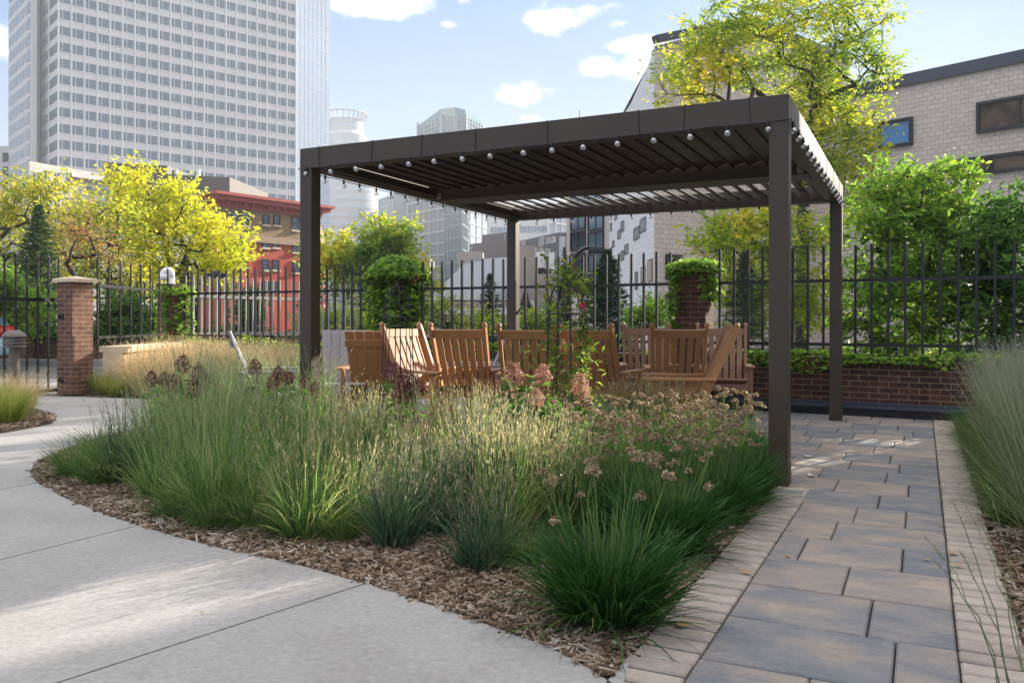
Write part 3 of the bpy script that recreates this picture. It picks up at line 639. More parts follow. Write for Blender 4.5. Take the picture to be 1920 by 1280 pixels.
# white gooseneck pipe on the corner pier
gn = empty('gooseneck_pipe', (lp.x-.02, lp.y-.02, 1.70), 0, 'white gooseneck vent pipe standing on the corner brick pier', 'vent pipe')
p = MB(); p.lathe([(0, 0), (.06, 0), (.06, .02), (.045, .024), (.045, .13)], 14); pts = [(.0, 0, .12)]+[(-.07+.07*math.cos(a_), 0, .16+.085*math.sin(a_)) for a_ in np.linspace(0, math.pi*1.15, 10)]
p.tube(pts, [.045]+[.047+.004*i for i in range(10)], 14); p.build('pipe', M['white_paint'], gn, smooth=True)
p = MB(); q = Vector(pts[-1]); 
p.lathe([(0, q.z-.05), (.07, q.z-.05), (.095, q.z-.01), (.095, q.z+.03), (.06, q.z+.07), (0, q.z+.075)], 16, (q.x-.0, 0)); p.build('hood', M['white_paint'], gn, smooth=True)
# outlet box and conduit on the wall
ox, oy = FW(-.12, 0); ob = empty('outlet_box', (ox, oy, 0), -FA, 'small bronze outlet box with conduit on the brick wall', 'outlet box')
p = MB(); p.box(-.035, .035, -.055, -.004, .40, .50); p.build('box', M['bronze'], ob, bevel=.006)
p = MB(); p.tube([(.0, -.03, .40), (.0, -.035, .30), (.01, -.06, .22), (.01, -.13, .15), (.01, -.135, .0)], .011, 8); p.tube([(-.03, -.03, .25), (-.035, -.06, .2), (-.02, -.13, .13), (-.02, -.14, .0)], .009, 8); p.build('conduit', M['conduit'], ob)
p = MB(); p.box(-.028, .012, -.165, -.14, .09, .125); p.build('plug', M['white_paint'], ob, bevel=.004)
# ivy
def wallpts(x0, x1, n, y0=-.05, y1=.28, z0=.60, z1=.76):
    P = []
    ph = [rnd.uniform(0, 6) for _ in range(4)]
    for _ in range(n):
        x = rnd.uniform(x0, x1); h = .5+.5*math.sin(x*3.1+ph[0])*math.sin(x*1.3+ph[1]); y = rnd.uniform(y0, y1); z = z0+(z1-z0)*(.35+.65*h)*rnd.random()
        if rnd.random() < .16: y = -.03-rnd.random()*.05; z = z0-rnd.random()*.22*h*h
        P.append((*FW(x, y), z))
    return np.array(P)
for (x0, x1, n, lab) in ((3.2, 5.2, 700, 'ivy creeping along the wall top at the far right'), (-1.55, 2.75, 2100, 'ivy creeping along the wall top right of the chairs'), (-6.1, -2.0, 2000, 'ivy trailing on the wall behind the rocking chairs'), (-11.1, -6.6, 3200, 'bright sunlit ivy on the wall left of the pergola')):
    o = leaves('wall_ivy', ivy, wallpts(x0, x1, n, z1=.80 if x0 < -6 else .75, z0=.60 if x0 > -6 else .5), .075, aspect=1.15, up=1.2); tag(o, lab, 'ivy', 'ivy on the brick wall')
def piervine(s_, n, label, cover, r_, ztop=1.78, mt=ivy, bushy=.0, x0=None, y0=None, rr=.19):
    cx, cy = FW(s_, .12); P = []; Nn = []
    for _ in range(n):
        u = rnd.random(); face = rnd.random()*4; a_ = (face % 1-.5)*2*rr; f_ = int(face)
        bulge = rnd.random()**2*r_
        lx, ly = [(a_, -rr-.02-bulge), (rr+.02+bulge, a_), (a_, rr+.02+bulge), (-rr-.02-bulge, a_)][f_]
        z = rnd.uniform(.62, ztop+.02)
        if rnd.random() < .30:      # mound on the top
            a2 = rnd.uniform(0, 6.28); q = math.sqrt(rnd.random())*(rr+.05+r_*1.0); lx, ly = q*math.cos(a2), q*math.sin(a2); z = ztop-.04+(.05+bushy)*(1-(q/(rr+.12+r_))**2)*2*rnd.random()-max(0, q-rr)*.45
        elif not cover(lx, ly, z, f_): continue
        c_, sn = math.cos(FA), math.sin(FA); P.append((cx+lx*c_+ly*sn, cy-lx*sn+ly*c_, z)); Nn.append((lx*c_+ly*sn, -lx*sn+ly*c_, .25))
    Nn = np.array(Nn); Nn /= np.linalg.norm(Nn, axis=1)[:, None]
    o = leaves('pier_ivy', mt, np.array(P), .10, aspect=1.1, nrm=Nn, jit=.45, droop=.5); return tag(o, label, 'ivy', 'ivy on the brick piers')
piervine(-1.79, 2300, 'bright green ivy capping the right brick pier and hanging down its left side', lambda x, y, z, f_: (x < -.12 and z > .9) or (x > .14 and z > 1.3) or (z > 1.6) or f_ == 3, .09, ztop=1.76)
piervine(-6.37, 7600, 'dense ivy with reddish leaves engulfing the pier behind the left of the pergola', lambda x, y, z, f_: rnd.random() < .8+.5*math.sin(x*9+z*7), .24, ztop=1.84, mt=ivy_red, bushy=.07, rr=.22)
piervine(-11.33, 1700, 'bright ivy climbing the right side of the corner pier', lambda x, y, z, f_: x > .06+.05*math.sin(z*9) or (f_ == 3 and z < 1.5) or z < .8, .16, ztop=1.64)
# ================= TREES =================
def skeleton(base, H, clusters, r0, bend=.3, lean=(0, 0), name='trunk', mt=None, parent=None, inter=.9):
    nodes_ = [Vector(base)]; par = [-1]; b0 = Vector(base)
    nt_ = 7
    for i in range(1, nt_+1):
        t_ = i/nt_; nodes_.append(b0+Vector((lean[0]*t_+rnd.uniform(-.03, .03)*H*.3, lean[1]*t_+rnd.uniform(-.03, .03)*H*.3, H*t_))); par.append(i-1)
    cl = sorted(clusters, key=lambda c_: (Vector(c_)-nodes_[-1]).length)
    term = []
    for c_ in cl:
        c_ = Vector(c_); best = None; bd = 1e9
        for i, n_ in enumerate(nodes_):
            dz = c_.z-n_.z; dd = (c_-n_).length+max(0, -dz)*.9+(.6 if i < 3 else 0)
            if dd < bd: bd = dd; best = i
        s_ = nodes_[best]; dist = (c_-s_).length; k = max(1, int(dist/inter)); prev = best
        for j in range(1, k+1):
            t_ = j/k; q = s_.lerp(c_, t_); q += Vector((rnd.gauss(0, .05), rnd.gauss(0, .05), .10*math.sin(math.pi*t_)))*dist*bend*(0 if j == k else 1)
            nodes_.append(q); par.append(prev); prev = len(nodes_)-1
        term.append(prev)
    cnt = [0]*len(nodes_)
    for t_ in term:
        i = t_
        while i >= 0: cnt[i] += 1; i = par[i]
    tot = max(cnt); p = MB(); rad = [r0*max(.004, (c_/tot))**.56 for c_ in cnt]
    for i in range(1, len(nodes_)):
        if cnt[i] == 0: continue
        j = par[i]; ra = rad[j] if (cnt[j] < cnt[i]*1.7 or j < nt_) else min(rad[j], rad[i]*1.5); rb = rad[i]
        p.tube([nodes_[j], nodes_[i]], [min(ra, rad[i]*1.35) if j >= nt_ else ra, rb], 6 if rb > .02 else 4, cap=False)
    o = p.build(name, mt or M['bark_dark'], parent, smooth=True)
    return o, [(nodes_[i], (nodes_[i]-nodes_[par[i]])) for i in term]
def blobpts(blobs, n):
    vol = [b_[3]*b_[4]*b_[5] for b_ in blobs]; out = []
    for b_ in blobs:
        k = max(2, int(n*(b_[3]*b_[4]*b_[5])**.8/sum(v**.8 for v in vol)))
        pts_b = []
        tries = 0
        while len(pts_b) < k and tries < k*30:
            tries += 1
            v = Vector((rnd.gauss(0, 1), rnd.gauss(0, 1), rnd.gauss(0, 1))).normalized()*rnd.random()**.40
            q = (b_[0]+v.x*b_[3], b_[1]+v.y*b_[4], b_[2]+v.z*b_[5])
            if all((Vector(q)-Vector(o_)).length > .30*(b_[3]*b_[4]*b_[5]/k)**.333*2 for o_ in pts_b) or tries > k*20: pts_b.append(q)
        out += pts_b
    return out
def tree(label, base, H, blobs, nclus, nleaf, mt, size, sig, r0, name='tree', cat='tree', group=None, trunkmt=None, aspect=2.2, twigs=3, lean=(0, 0), bend=.3):
    e = empty(name, (base[0], base[1], 0), 0, label, cat, group)
    cl = blobpts(blobs, nclus)
    cl = [(c_[0]-base[0], c_[1]-base[1], c_[2]) for c_ in cl]
    o, term = skeleton((0, 0, -.05), H, cl, r0, mt=trunkmt or M['bark_dark'], parent=e, lean=lean, bend=bend)
    tw = MB(); P = []; O = []
    for q, d in term:
        dn_ = d.normalized() if d.length > 0 else Vector((0, 0, 1))
        for _ in range(twigs):
            v = (dn_*.7+Vector((rnd.gauss(0, .6), rnd.gauss(0, .6), rnd.gauss(0, .45)))).normalized(); L_ = sig*rnd.uniform(1.2, 2.4); e1_ = q+v*L_*.5+Vector((0, 0, .04*L_)); e2_ = q+v*L_
            tw.tube([q, e1_, e2_], [.007, .005, .0025], 3, cap=False)
            k = max(3, int(nleaf/twigs*rnd.uniform(.5, 1.5)))
            for _ in range(k):
                t_ = rnd.random()**.7; pp = q.lerp(e2_, t_)+Vector((rnd.gauss(0, sig*.32), rnd.gauss(0, sig*.32), rnd.gauss(0, sig*.26)-.02)); P.append(tuple(pp)); O.append(tuple(v*.7))
    tw.build('twig', trunkmt or M['bark_dark'], o, uv=False)
    leaves('crown', mt, np.array(P), size, e, aspect=aspect, up=.35, droop=.25, out=np.array(O))
    return e
def BL(px, py, Y, rx, ry, ryd=None):     # blob: centre seen at px,py at depth Y, radii in photo px
    k = Y/F; return ((px-960)*k, Y, ZA(py, Y), rx*k, (ryd if ryd is not None else (rx+ry)/2*k), ry*k)
yel = leafmat('bright yellow leaves', [(0, (.12, .20, .02)), (.25, (.32, .38, .025)), (.6, (.58, .56, .035)), (.9, (.72, .62, .05)), (1, (.7, .45, .05))], trans=.55, noise=.5, nmix=.4)
yelg = leafmat('yellow green leaves', [(0, (.06, .12, .015)), (.3, (.20, .27, .03)), (.6, (.46, .44, .04)), (.88, (.6, .48, .05)), (1, (.55, .25, .06))], trans=.55, noise=.4, nmix=.5)
ashl = leafmat('green and gold leaves', [(0, (.06, .13, .015)), (.35, (.19, .30, .025)), (.6, (.40, .45, .03)), (.85, (.66, .54, .04)), (1, (.66, .36, .05))], trans=.55, noise=.55, nmix=.55)
grn = leafmat('fresh green leaves', [(0, (.05, .11, .015)), (.4, (.13, .25, .03)), (.7, (.24, .38, .045)), (.88, (.42, .44, .05)), (1, (.65, .5, .06))], trans=.55, noise=.8, nmix=.4)
grn2 = leafmat('deep green leaves', [(0, (.03, .075, .015)), (.5, (.075, .16, .03)), (.88, (.15, .27, .04)), (1, (.5, .4, .06))], trans=.5, noise=.8, nmix=.4)
mixg = leafmat('mixed autumn leaves', [(0, (.06, .14, .02)), (.35, (.17, .28, .035)), (.6, (.38, .42, .05)), (.8, (.65, .52, .06)), (1, (.6, .36, .05))], trans=.5, noise=.35, nmix=.65)
redl = leafmat('reddish leaves', [(0, (.14, .15, .03)), (.4, (.35, .28, .06)), (.75, (.36, .16, .09)), (1, (.35, .08, .05))], trans=.5, noise=.6, nmix=.5)
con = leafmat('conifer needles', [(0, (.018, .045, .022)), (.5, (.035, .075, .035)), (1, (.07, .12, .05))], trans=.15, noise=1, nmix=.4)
conl = leafmat('paler conifer needles', [(0, (.04, .08, .03)), (.5, (.07, .13, .05)), (1, (.13, .19, .07))], trans=.2, noise=1, nmix=.4)  # paler set of needle greens
# big locust behind the pergola on the right
T4 = P2(1500, 22)
tree('tall gold and green tree rising above the right of the pergola', T4, 5.6, [BL(1540, 160, 22.0, 110, 95), BL(1450, 90, 21.5, 110, 70), BL(1340, 110, 21.1, 75, 50), BL(1350, 165, 21.1, 90, 45), BL(1600, 60, 22.0, 70, 50), BL(1420, 30, 21.9, 110, 40), BL(1560, 10, 22.0, 80, 40), BL(1270, 165, 20.9, 55, 18),
     BL(1540, 290, 21.5, 95, 60), BL(1600, 230, 21.5, 50, 70), BL(1590, 330, 21.1, 50, 50), BL(1500, 225, 22.0, 60, 40), BL(1290, 115, 21.5, 50, 28), BL(1245, 175, 21.0, 36, 14), BL(1640, 130, 21.5, 40, 40), BL(1330, 60, 21.5, 50, 30)], 390, 38, ashl, .17, .33, .16, name='gold_tree', aspect=2.3, lean=(.15, .1), bend=.22)
tree('low spreading limbs of a gold tree under the pergola roof on the right', P2(1475, 20.6), 2.8, [BL(1380, 430, 20.2, 65, 45), BL(1350, 470, 19.6, 55, 40), BL(1410, 490, 19.8, 60, 60), BL(1430, 420, 20.2, 50, 40), BL(1400, 570, 20.0, 60, 55), BL(1500, 450, 20.5, 50, 60), BL(1520, 560, 20.5, 55, 60), BL(1450, 560, 20.5, 50, 50)], 190, 46, ashl, .16, .28, .13, name='gold_tree', aspect=2.3)
tree('green leafy tree right of the far right pergola post, behind the fence', P2(1640, 12.2), 1.5, [BL(1680, 375, 12, 85, 70), BL(1755, 352, 12, 60, 45), BL(1640, 420, 11.8, 60, 60), BL(1720, 450, 11.8, 90, 70), BL(1640, 520, 11.6, 70, 60), BL(1740, 550, 11.8, 90, 60), BL(1610, 600, 11.8, 50, 50), BL(1700, 620, 11.6, 90, 40), BL(1770, 400, 12, 40, 45)], 200, 48, grn, .14, .20, .10, name='green_tree', aspect=2.4)
tree('darker green tree cut by the right edge of the photo', P2(1890, 11.4), 1.4, [BL(1880, 440, 11.2, 70, 70), BL(1935, 400, 11.2, 60, 60), BL(1830, 500, 11.2, 55, 60), BL(1900, 560, 11.2, 80, 60), BL(1830, 600, 11.2, 60, 50), BL(1910, 640, 11, 70, 30)], 140, 48, grn2, .14, .20, .09, name='green_tree', aspect=2.4)
# left side
tree('brilliant yellow tree in front of the red brick building', P2(345, 30), 3.2, [BL(250, 390, 30, 45, 55), BL(300, 400, 30, 60, 55), BL(240, 350, 30, 40, 30), BL(360, 430, 30, 65, 45), BL(420, 470, 30, 45, 45), BL(340, 500, 30, 75, 45), BL(270, 470, 30, 55, 50), BL(420, 520, 30, 40, 35), BL(330, 370, 30, 30, 22)], 250, 46, yel, .18, .42, .18, name='yellow_tree', aspect=1.7)
tree('yellow green tree with thin dark limbs left of the bright yellow one', P2(205, 27), 3.0, [BL(215, 420, 27, 45, 50), BL(195, 500, 27, 60, 50), BL(170, 440, 27, 40, 35), BL(250, 530, 27, 60, 40), BL(140, 400, 27, 40, 22)], 110, 40, yelg, .16, .38, .12, name='yellow_tree', aspect=1.7)
tree('tall yellow green tree with bare top twigs at the left edge', P2(45, 30), 3.0, [BL(40, 380, 30, 60, 45), BL(110, 390, 30, 50, 40), BL(20, 440, 30, 55, 50), BL(95, 345, 30, 38, 18), BL(110, 450, 30, 50, 45), BL(-40, 420, 30, 60, 70), BL(20, 520, 30, 60, 45), BL(140, 520, 30, 50, 40)], 190, 38, yelg, .18, .42, .15, name='yellow_tree', aspect=1.7)
tree('small tree with reddish leaves behind the dark conifer', P2(150, 25), 2.2, [BL(150, 440, 25, 40, 25), BL(190, 470, 25, 35, 25), BL(130, 480, 25, 30, 22)], 34, 34, redl, .11, .40, .08, name='red_tree', aspect=1.7)
tree('rounded green and gold tree between the pergola posts', P2(720, 36), 3.0, [BL(700, 465, 36, 50, 45), BL(650, 480, 36, 38, 42), BL(740, 450, 36, 38, 35), BL(680, 520, 36, 60, 50), BL(750, 510, 36, 45, 45), BL(610, 490, 36, 25, 40), BL(780, 540, 36, 28, 30), BL(720, 570, 36, 60, 35)], 250, 60, mixg, .21, .40, .22, name='autumn_tree', aspect=1.6)
tree('bushy green tree beyond the fence at far left behind the gate', P2(30, 19), .8, [BL(30, 580, 19, 60, 40), BL(-20, 540, 19, 50, 50), BL(10, 620, 19, 60, 20)], 70, 70, grn, .12, .22, .07, name='green_tree', aspect=1.6)
tree('dark ivy covered shrub mass behind the short side fence', P2(232, 18.5), .5, [BL(225, 590, 18.5, 35, 30), BL(260, 600, 18.5, 30, 25), BL(215, 625, 18.5, 40, 15)], 60, 70, grn2, .10, .18, .05, name='dark_shrub', aspect=1.3, cat='shrub')
tree('dark green shrub standing behind the second fence', P2(470, 21), .5, [BL(470, 600, 21, 22, 36), BL(460, 570, 21, 18, 20)], 45, 70, grn2, .10, .18, .05, name='dark_shrub', aspect=1.3, cat='shrub')
tree('airy olive green small tree left of the far left post', P2(840, 17), .8, [BL(830, 585, 17, 35, 26), BL(850, 605, 17, 30, 18), BL(805, 600, 17, 28, 22)], 48, 34, mixg, .07, .20, .05, name='small_tree', aspect=1.8)
tree('small gold tinted bush low beside the far left post', P2(900, 17.5), .4, [BL(902, 604, 17.5, 16, 14), BL(940, 612, 17, 24, 10)], 24, 40, mixg, .08, .18, .03, name='gold_bush', cat='bush', aspect=1.6)
tree('pale green bush right of the far left post', P2(1000, 16.5), .4, [BL(1000, 606, 16.5, 26, 16), BL(1040, 612, 16.5, 20, 12)], 26, 46, mixg, .07, .17, .03, name='green_bush', cat='bush', aspect=1.6)
tree('leafy bush left of the ivy topped pier behind the fence', P2(1205, 13), .4, [BL(1205, 600, 13, 26, 22), BL(1230, 585, 13.2, 20, 20)], 30, 60, grn, .08, .15, .04, name='green_bush', cat='bush', aspect=1.6)
tree('row of gold and green bushes low behind the second fence', P2(640, 24), .4, [BL(600, 610, 24, 40, 22), BL(650, 610, 24, 40, 25), BL(700, 612, 24, 40, 20)], 70, 60, mixg, .12, .26, .05, name='autumn_bush', cat='bush', aspect=1.6)
def conifer(label, px, Y, top, width, mt=con, dens=1.0, base_z=0.0, name='conifer'):
    x, y = P2(px, Y); h = ZA(top, Y); r = width/2*Y/F; e = empty(name, (x, y, base_z), 0, label, 'conifer tree')
    p = MB(); p.tube([(0, 0, 0), (0, 0, h*.5), (0, 0, h)], [max(.05, r*.09), max(.03, r*.05), .008], 6); tr_ = p.build('trunk', M['bark'], e)
    br = MB(); P = []; O = []; n = int(130*dens)
    for i in range(n):
        t_ = (i+.5)/n; z = h*(.06+.93*t_**.95); L_ = r*(1-t_)**.8*rnd.uniform(.7, 1.12)+.05*r; a_ = i*2.399+rnd.uniform(-.3, .3)
        d = Vector((math.cos(a_), math.sin(a_), rnd.uniform(-.25, .1)+.5*t_)).normalized(); br.tube([(0, 0, z), tuple(Vector((0, 0, z))+d*L_*.9)], [.012*r+.004, .003], 3, cap=False)
        k = int(46*dens*(L_/r+.25))
        for _ in range(k):
            u = rnd.random()**.6; sp = L_*.16*(1.15-u)+.02*r; q = Vector((0, 0, z))+d*L_*u+Vector((rnd.gauss(0, sp), rnd.gauss(0, sp), rnd.gauss(0, sp*.5)-.05*L_*u)); P.append(tuple(q)); O.append(tuple(d))
    br.build('branch', M['bark'], tr_, uv=False); leaves('foliage', mt, np.array(P), max(.07, r*.11), e, aspect=3.2, up=.6, out=np.array(O)); return e
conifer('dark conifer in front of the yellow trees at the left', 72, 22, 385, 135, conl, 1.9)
conifer('dark conifer half hidden by the left front post', 585, 30, 445, 90, con, 1.2)
conifer('slim conifer just left of the far left post', 918, 19, 512, 92, con, 1.1)
conifer('bluish conifer low right of the far left post', 985, 20, 545, 70, con)
conifer('conifer with a thin tip beside the street lamp', 1058, 24, 462, 60, con)
conifer('large dark conifer behind the fence left of the white building', 1138, 17, 468, 150, con, 1.7)
conifer('dark conifer behind the fence right of the ivy topped pier', 1395, 15.5, 470, 120, con, 1.3)
# ================= GRASSES AND FLOWERS =================
def blades(n, h, r0, lean, width, droop=.3, seg=6, hv=.35, stiff=1.6, wind=(0, 0), taper=1.5):
    """returns verts, quads, uv for n curved tapering blades (v = height along the blade)"""
    a = rng.uniform(0, 6.283, n); rr = r0*np.sqrt(rng.uniform(0, 1, n)); a2 = a+rng.normal(0, .6, n)
    base = np.stack([rr*np.cos(a), rr*np.sin(a), np.zeros(n)], 1); H_ = h*(1-hv*rng.uniform(0, 1, n)**1.3)
    ln_ = np.abs(rng.normal(0, lean, n))+lean*.25*rr/r0; dp = droop*rng.uniform(.3, 1.4, n)
    t_ = np.linspace(0, 1, seg+1)[None, :]
    th = ln_[:, None]+dp[:, None]*t_**stiff*1.8      # angle off vertical
    ds = H_[:, None]/seg; dz = np.cos(th)*ds; dr = np.sin(th)*ds
    z = np.concatenate([np.zeros((n, 1)), np.cumsum(dz[:, :-1], 1)], 1); r_ = np.concatenate([np.zeros((n, 1)), np.cumsum(dr[:, :-1], 1)], 1)
    ca, sa = np.cos(a2)[:, None], np.sin(a2)[:, None]
    x = base[:, 0:1]+r_*ca+wind[0]*t_**2*H_[:, None]; y = base[:, 1:2]+r_*sa+wind[1]*t_**2*H_[:, None]
    wob = rng.normal(0, .012, (n, seg+1))*t_*h; x = x+wob*sa; y = y-wob*ca
    z = np.maximum(z, .004)
    phi = rng.uniform(0, 3.1416, n)[:, None]; wv = width*rng.uniform(.6, 1.3, n)[:, None]*np.maximum(.08, (1-t_**taper))
    wx, wy = np.cos(phi)*wv/2, np.sin(phi)*wv/2
    V = np.stack([np.stack([x-wx, y-wy, z], 2), np.stack([x+wx, y+wy, z], 2)], 2)   # n, seg+1, 2, 3
    uv = np.stack([np.broadcast_to(t_[:, :, None], (n, seg+1, 2))*0+np.array([0, 1]), np.broadcast_to(t_[:, :, None], (n, seg+1, 2))], 3)
    idx = (np.arange(n)*(seg+1)*2)[:, None]+np.arange(seg)[None, :]*2
    Fq = np.stack([idx, idx+1, idx+3, idx+2], 2).reshape(-1, 4)
    tip = np.stack([x[:, -1], y[:, -1], z[:, -1]], 1); dirv = np.stack([x[:, -1]-x[:, -2], y[:, -1]-y[:, -2], z[:, -1]-z[:, -2]], 1)
    return V.reshape(-1, 3), Fq, uv.reshape(-1, 2), tip, dirv, np.stack([x, y, z], 2)
def join(parts):
    V = []; Q = []; U = []; o = 0
    for v, q, u in parts: V.append(v); Q.append(q+o); U.append(u); o += len(v)
    return np.concatenate(V), np.concatenate(Q), np.concatenate(U)
def seeds(cent, frac0, n_per, size, jit, asp=.075):
    """little seed spikelets hugging the upper part of each stem path (n,seg+1,3)"""
    n, s1, _ = cent.shape; k = n*n_per; b_ = np.repeat(np.arange(n), n_per); t_ = frac0+(1-frac0)*rng.uniform(0, 1, k); f_ = t_*(s1-1); i0 = np.minimum(f_.astype(int), s1-2); fr_ = (f_-i0)[:, None]
    p = cent[b_, i0]*(1-fr_)+cent[b_, i0+1]*fr_; d = cent[b_, i0+1]-cent[b_, i0]; d /= np.linalg.norm(d, axis=1)[:, None]+1e-9
    d = d+rng.normal(0, .16, (k, 3)); d /= np.linalg.norm(d, axis=1)[:, None]; p = p+rng.normal(0, jit, (k, 3)); s_ = np.cross(d, rng.normal(0, 1, (k, 3))); s_ /= np.linalg.norm(s_, axis=1)[:, None]+1e-9
    L_ = size*rng.uniform(.6, 1.3, k)[:, None]; V = np.stack([p, p+d*L_*.5+s_*L_*asp, p+d*L_, p+d*L_*.5-s_*L_*asp], 1).reshape(-1, 3)
    Q = (np.arange(k)*4)[:, None]+np.arange(4)[None]; return V, Q, np.tile(np.array([[.5, 1.0]]), (k*4, 1))
straw = (.50, .40, .24)
blue = leafmat('little bluestem blades', [(0, (.022, .06, .018)), (.4, (.08, .16, .04)), (.75, (.20, .30, .07)), (1, (.46, .38, .18))], trans=.5, noise=4, tips=(straw, .66, 1.15), nmix=.2, gain=1.8)
blueg = leafmat('dark blue green blades', [(0, (.022, .055, .03)), (.5, (.045, .10, .048)), (1, (.13, .19, .08))], trans=.35, noise=4, tips=((.3, .27, .18), .75, 1.0), nmix=.2)
leek = leafmat('strappy dark green leaves', [(0, (.012, .045, .009)), (.5, (.028, .085, .016)), (.92, (.055, .13, .03)), (1, (.28, .20, .07))], trans=.25, rough=.38, noise=3, nmix=.2)
stalk = leafmat('flower stalks', [(0, (.06, .13, .03)), (1, (.16, .22, .06))], trans=.2, noise=3)
headm = leafmat('dried allium florets', [(0, (.14, .095, .055)), (.5, (.29, .215, .13)), (1, (.48, .39, .26))], trans=.35, noise=3, nmix=.2)
tan = leafmat('tan feathery grass', [(0, (.34, .24, .11)), (.5, (.52, .40, .22)), (1, (.66, .52, .34))], trans=.5, noise=2, nmix=.3)
lime = leafmat('lime green grass', [(0, (.09, .15, .02)), (.5, (.20, .26, .04)), (.85, (.38, .36, .09)), (1, (.5, .42, .18))], trans=.5, noise=2, tips=((.55, .45, .22), .7, 1.0), nmix=.2)
sedge = leafmat('bright sedge', [(0, (.035, .08, .02)), (.6, (.085, .155, .04)), (1, (.22, .27, .08))], trans=.5, noise=4, nmix=.2)
purp = leafmat('silvery purple grass', [(0, (.06, .10, .045)), (.4, (.13, .18, .08)), (.75, (.22, .25, .13)), (1, (.27, .24, .19))], trans=.4, noise=3, tips=((.28, .27, .21), .6, 1.1), nmix=.25)
feath = leafmat('grey green feathery tops', [(0, (.03, .09, .02)), (.45, (.11, .21, .05)), (.8, (.23, .32, .09)), (1, (.42, .38, .18))], trans=.45, noise=3, tips=((.30, .29, .18), .65, 1.1), nmix=.2)
def bluestem(nb=420, h=.62, mt=blue, r0=.10, lean=.17, seedy=True, low=.5, wind=(0, 0)):
    A = blades(int(nb*.13), h*1.08, r0, lean*1.2, .0066, .08, hv=.50, stiff=2, wind=wind, taper=2.5); B = blades(int(nb*.42), h*low*1.25, r0*1.0, lean*2.2, .0105, .55, hv=.6)
    D_b = blades(int(nb*.07), h*.5, r0*1.1, 1.0, .006, .7, hv=.5); parts = [A[:3], B[:3], (D_b[0], D_b[1], D_b[2]*0+np.array([.5, .98]))]
    if seedy: parts.append(seeds(A[5], .64, 7, .028, .0010))
    return join(parts)
def mkproto(parts, mt, name): o = npmesh(name, parts[0], parts[1], mt, uv=parts[2]); bpy.data.objects.remove(o, do_unlink=False) if False else None; return o
protos = {}
def proto(kind, i, fn):
    protos.setdefault(kind, []); o = fn(); protos[kind].append(o); C.objects.unlink(o); return o
for i in range(4): proto('blue', i, lambda: mkproto(bluestem(560, .60), blue, 'ornamental_grass'))
for i in range(4): proto('blueg', i, lambda: mkproto(bluestem(620, .58, lean=.15, low=.6), blueg, 'ornamental_grass'))
for i in range(4): proto('feath', i, lambda: mkproto(bluestem(620, .80, r0=.12, lean=.20, wind=(.12, -.05)), feath, 'ornamental_grass'))
def purpf():
    A = blades(210, 1.05, .13, .20, .0062, .12, hv=.45, stiff=2, taper=2.5); B = blades(240, .55, .14, .35, .008, .5, hv=.5); return join([A[:3], B[:3], seeds(A[5], .5, 8, .020, .0018)])
for i in range(3): proto('purp', i, lambda: mkproto(purpf(), purp, 'ornamental_grass'))
def tanf():
    A = blades(330, .55, .10, .35, .003, .5, hv=.4, stiff=1.5); return join([A[:3], seeds(A[5], .45, 14, .02, .010)])
for i in range(3): proto('tan', i, lambda: mkproto(tanf(), tan, 'feather_grass'))
for i in range(2): proto('lime', i, lambda: mkproto(join([blades(800, .36, .08, .38, .0035, .7, hv=.4)[:3]]), lime, 'fountain_grass'))
for i in range(3): proto('sedge', i, lambda: mkproto(join([blades(480, .36, .09, .55, .0062, 1.0, hv=.5)[:3]]), sedge, 'sedge'))
def sprout(kind, x, y, s_=1.0, label=None, cat='ornamental grass', group=None, sz=None, lean=(0, 0), z=0.0):
    src = rnd.choice(protos[kind]); o = src.copy(); C.objects.link(o); o.location = (x, y, -.012+z); o.rotation_euler = (lean[0], lean[1], rnd.uniform(0, 6.28)); sz = sz or s_*rnd.uniform(.92, 1.08); o.scale = (s_, s_, sz)
    return tag(o, label, cat, group)
def allium(px, py, label, s_=1.0, nh=16, hs=.50, flat=1.0):
    x, y = G(px, py); e = empty('allium_clump', (x, y, -.01), rnd.uniform(0, 6.28), label, 'allium plant', 'dark green allium clumps along the paver border')
    A = blades(620, .40*s_, .11*s_, .46*flat, .0105, .55, seg=7, hv=.35, stiff=1.3, taper=3); B = blades(330, .34*s_, .12*s_, 1.0, .0095, .40, seg=7, hv=.35, taper=3)
    v, q, u = join([A[:3], B[:3]]); npmesh('foliage', v, q, leek, e, uv=u)
    St = blades(nh, hs*s_, .07*s_, .20, .0055, .10, seg=7, hv=.35, taper=30); S2 = blades(nh*4, hs*s_*.85, .08*s_, .16, .0045, .10, seg=6, hv=.35, taper=4)
    v, q, u = join([St[:3], S2[:3]]); npmesh('stems', v, q, stalk, e, uv=u)
    for tp in St[3]: head(e, tp, rnd.uniform(.015, .023))
    return e
def head(e, tp, r_, n=46):
    d = rng.normal(0, 1, (n, 3)); d[:, 2] = np.abs(d[:, 2])*.9-.25; d /= np.linalg.norm(d, axis=1)[:, None]; p = tp+d*r_*rng.uniform(.5, 1.15, n)[:, None]
    o = leaves('flower_head', headm, p, r_*.75, e, aspect=1.1, nrm=d, jit=.6); return o
allium(1140, 1160, 'nearest dark green allium clump, at the corner by the concrete path', 1.12, 10, .56)
allium(1255, 1035, 'second dark green allium clump back along the paver border', 1.05, 20, .56)
allium(1330, 978, 'third allium clump back, spilling over the border blocks', 1.05, 22, .56)
allium(1385, 940, 'allium clump right in front of the near pergola post', 1.0, 20, .52)
for i, (px, py) in enumerate(((1180, 1000), (1250, 960), (1320, 925), (1160, 950), (1230, 915), (1300, 892), (1360, 905), (1390, 880), (1110, 985), (1100, 940), (1190, 888), (1270, 872), (1340, 862))):
    e = allium(px, py, 'allium clump with dried tan flower heads in the thick of the bed behind the border', .95, 22, .60)
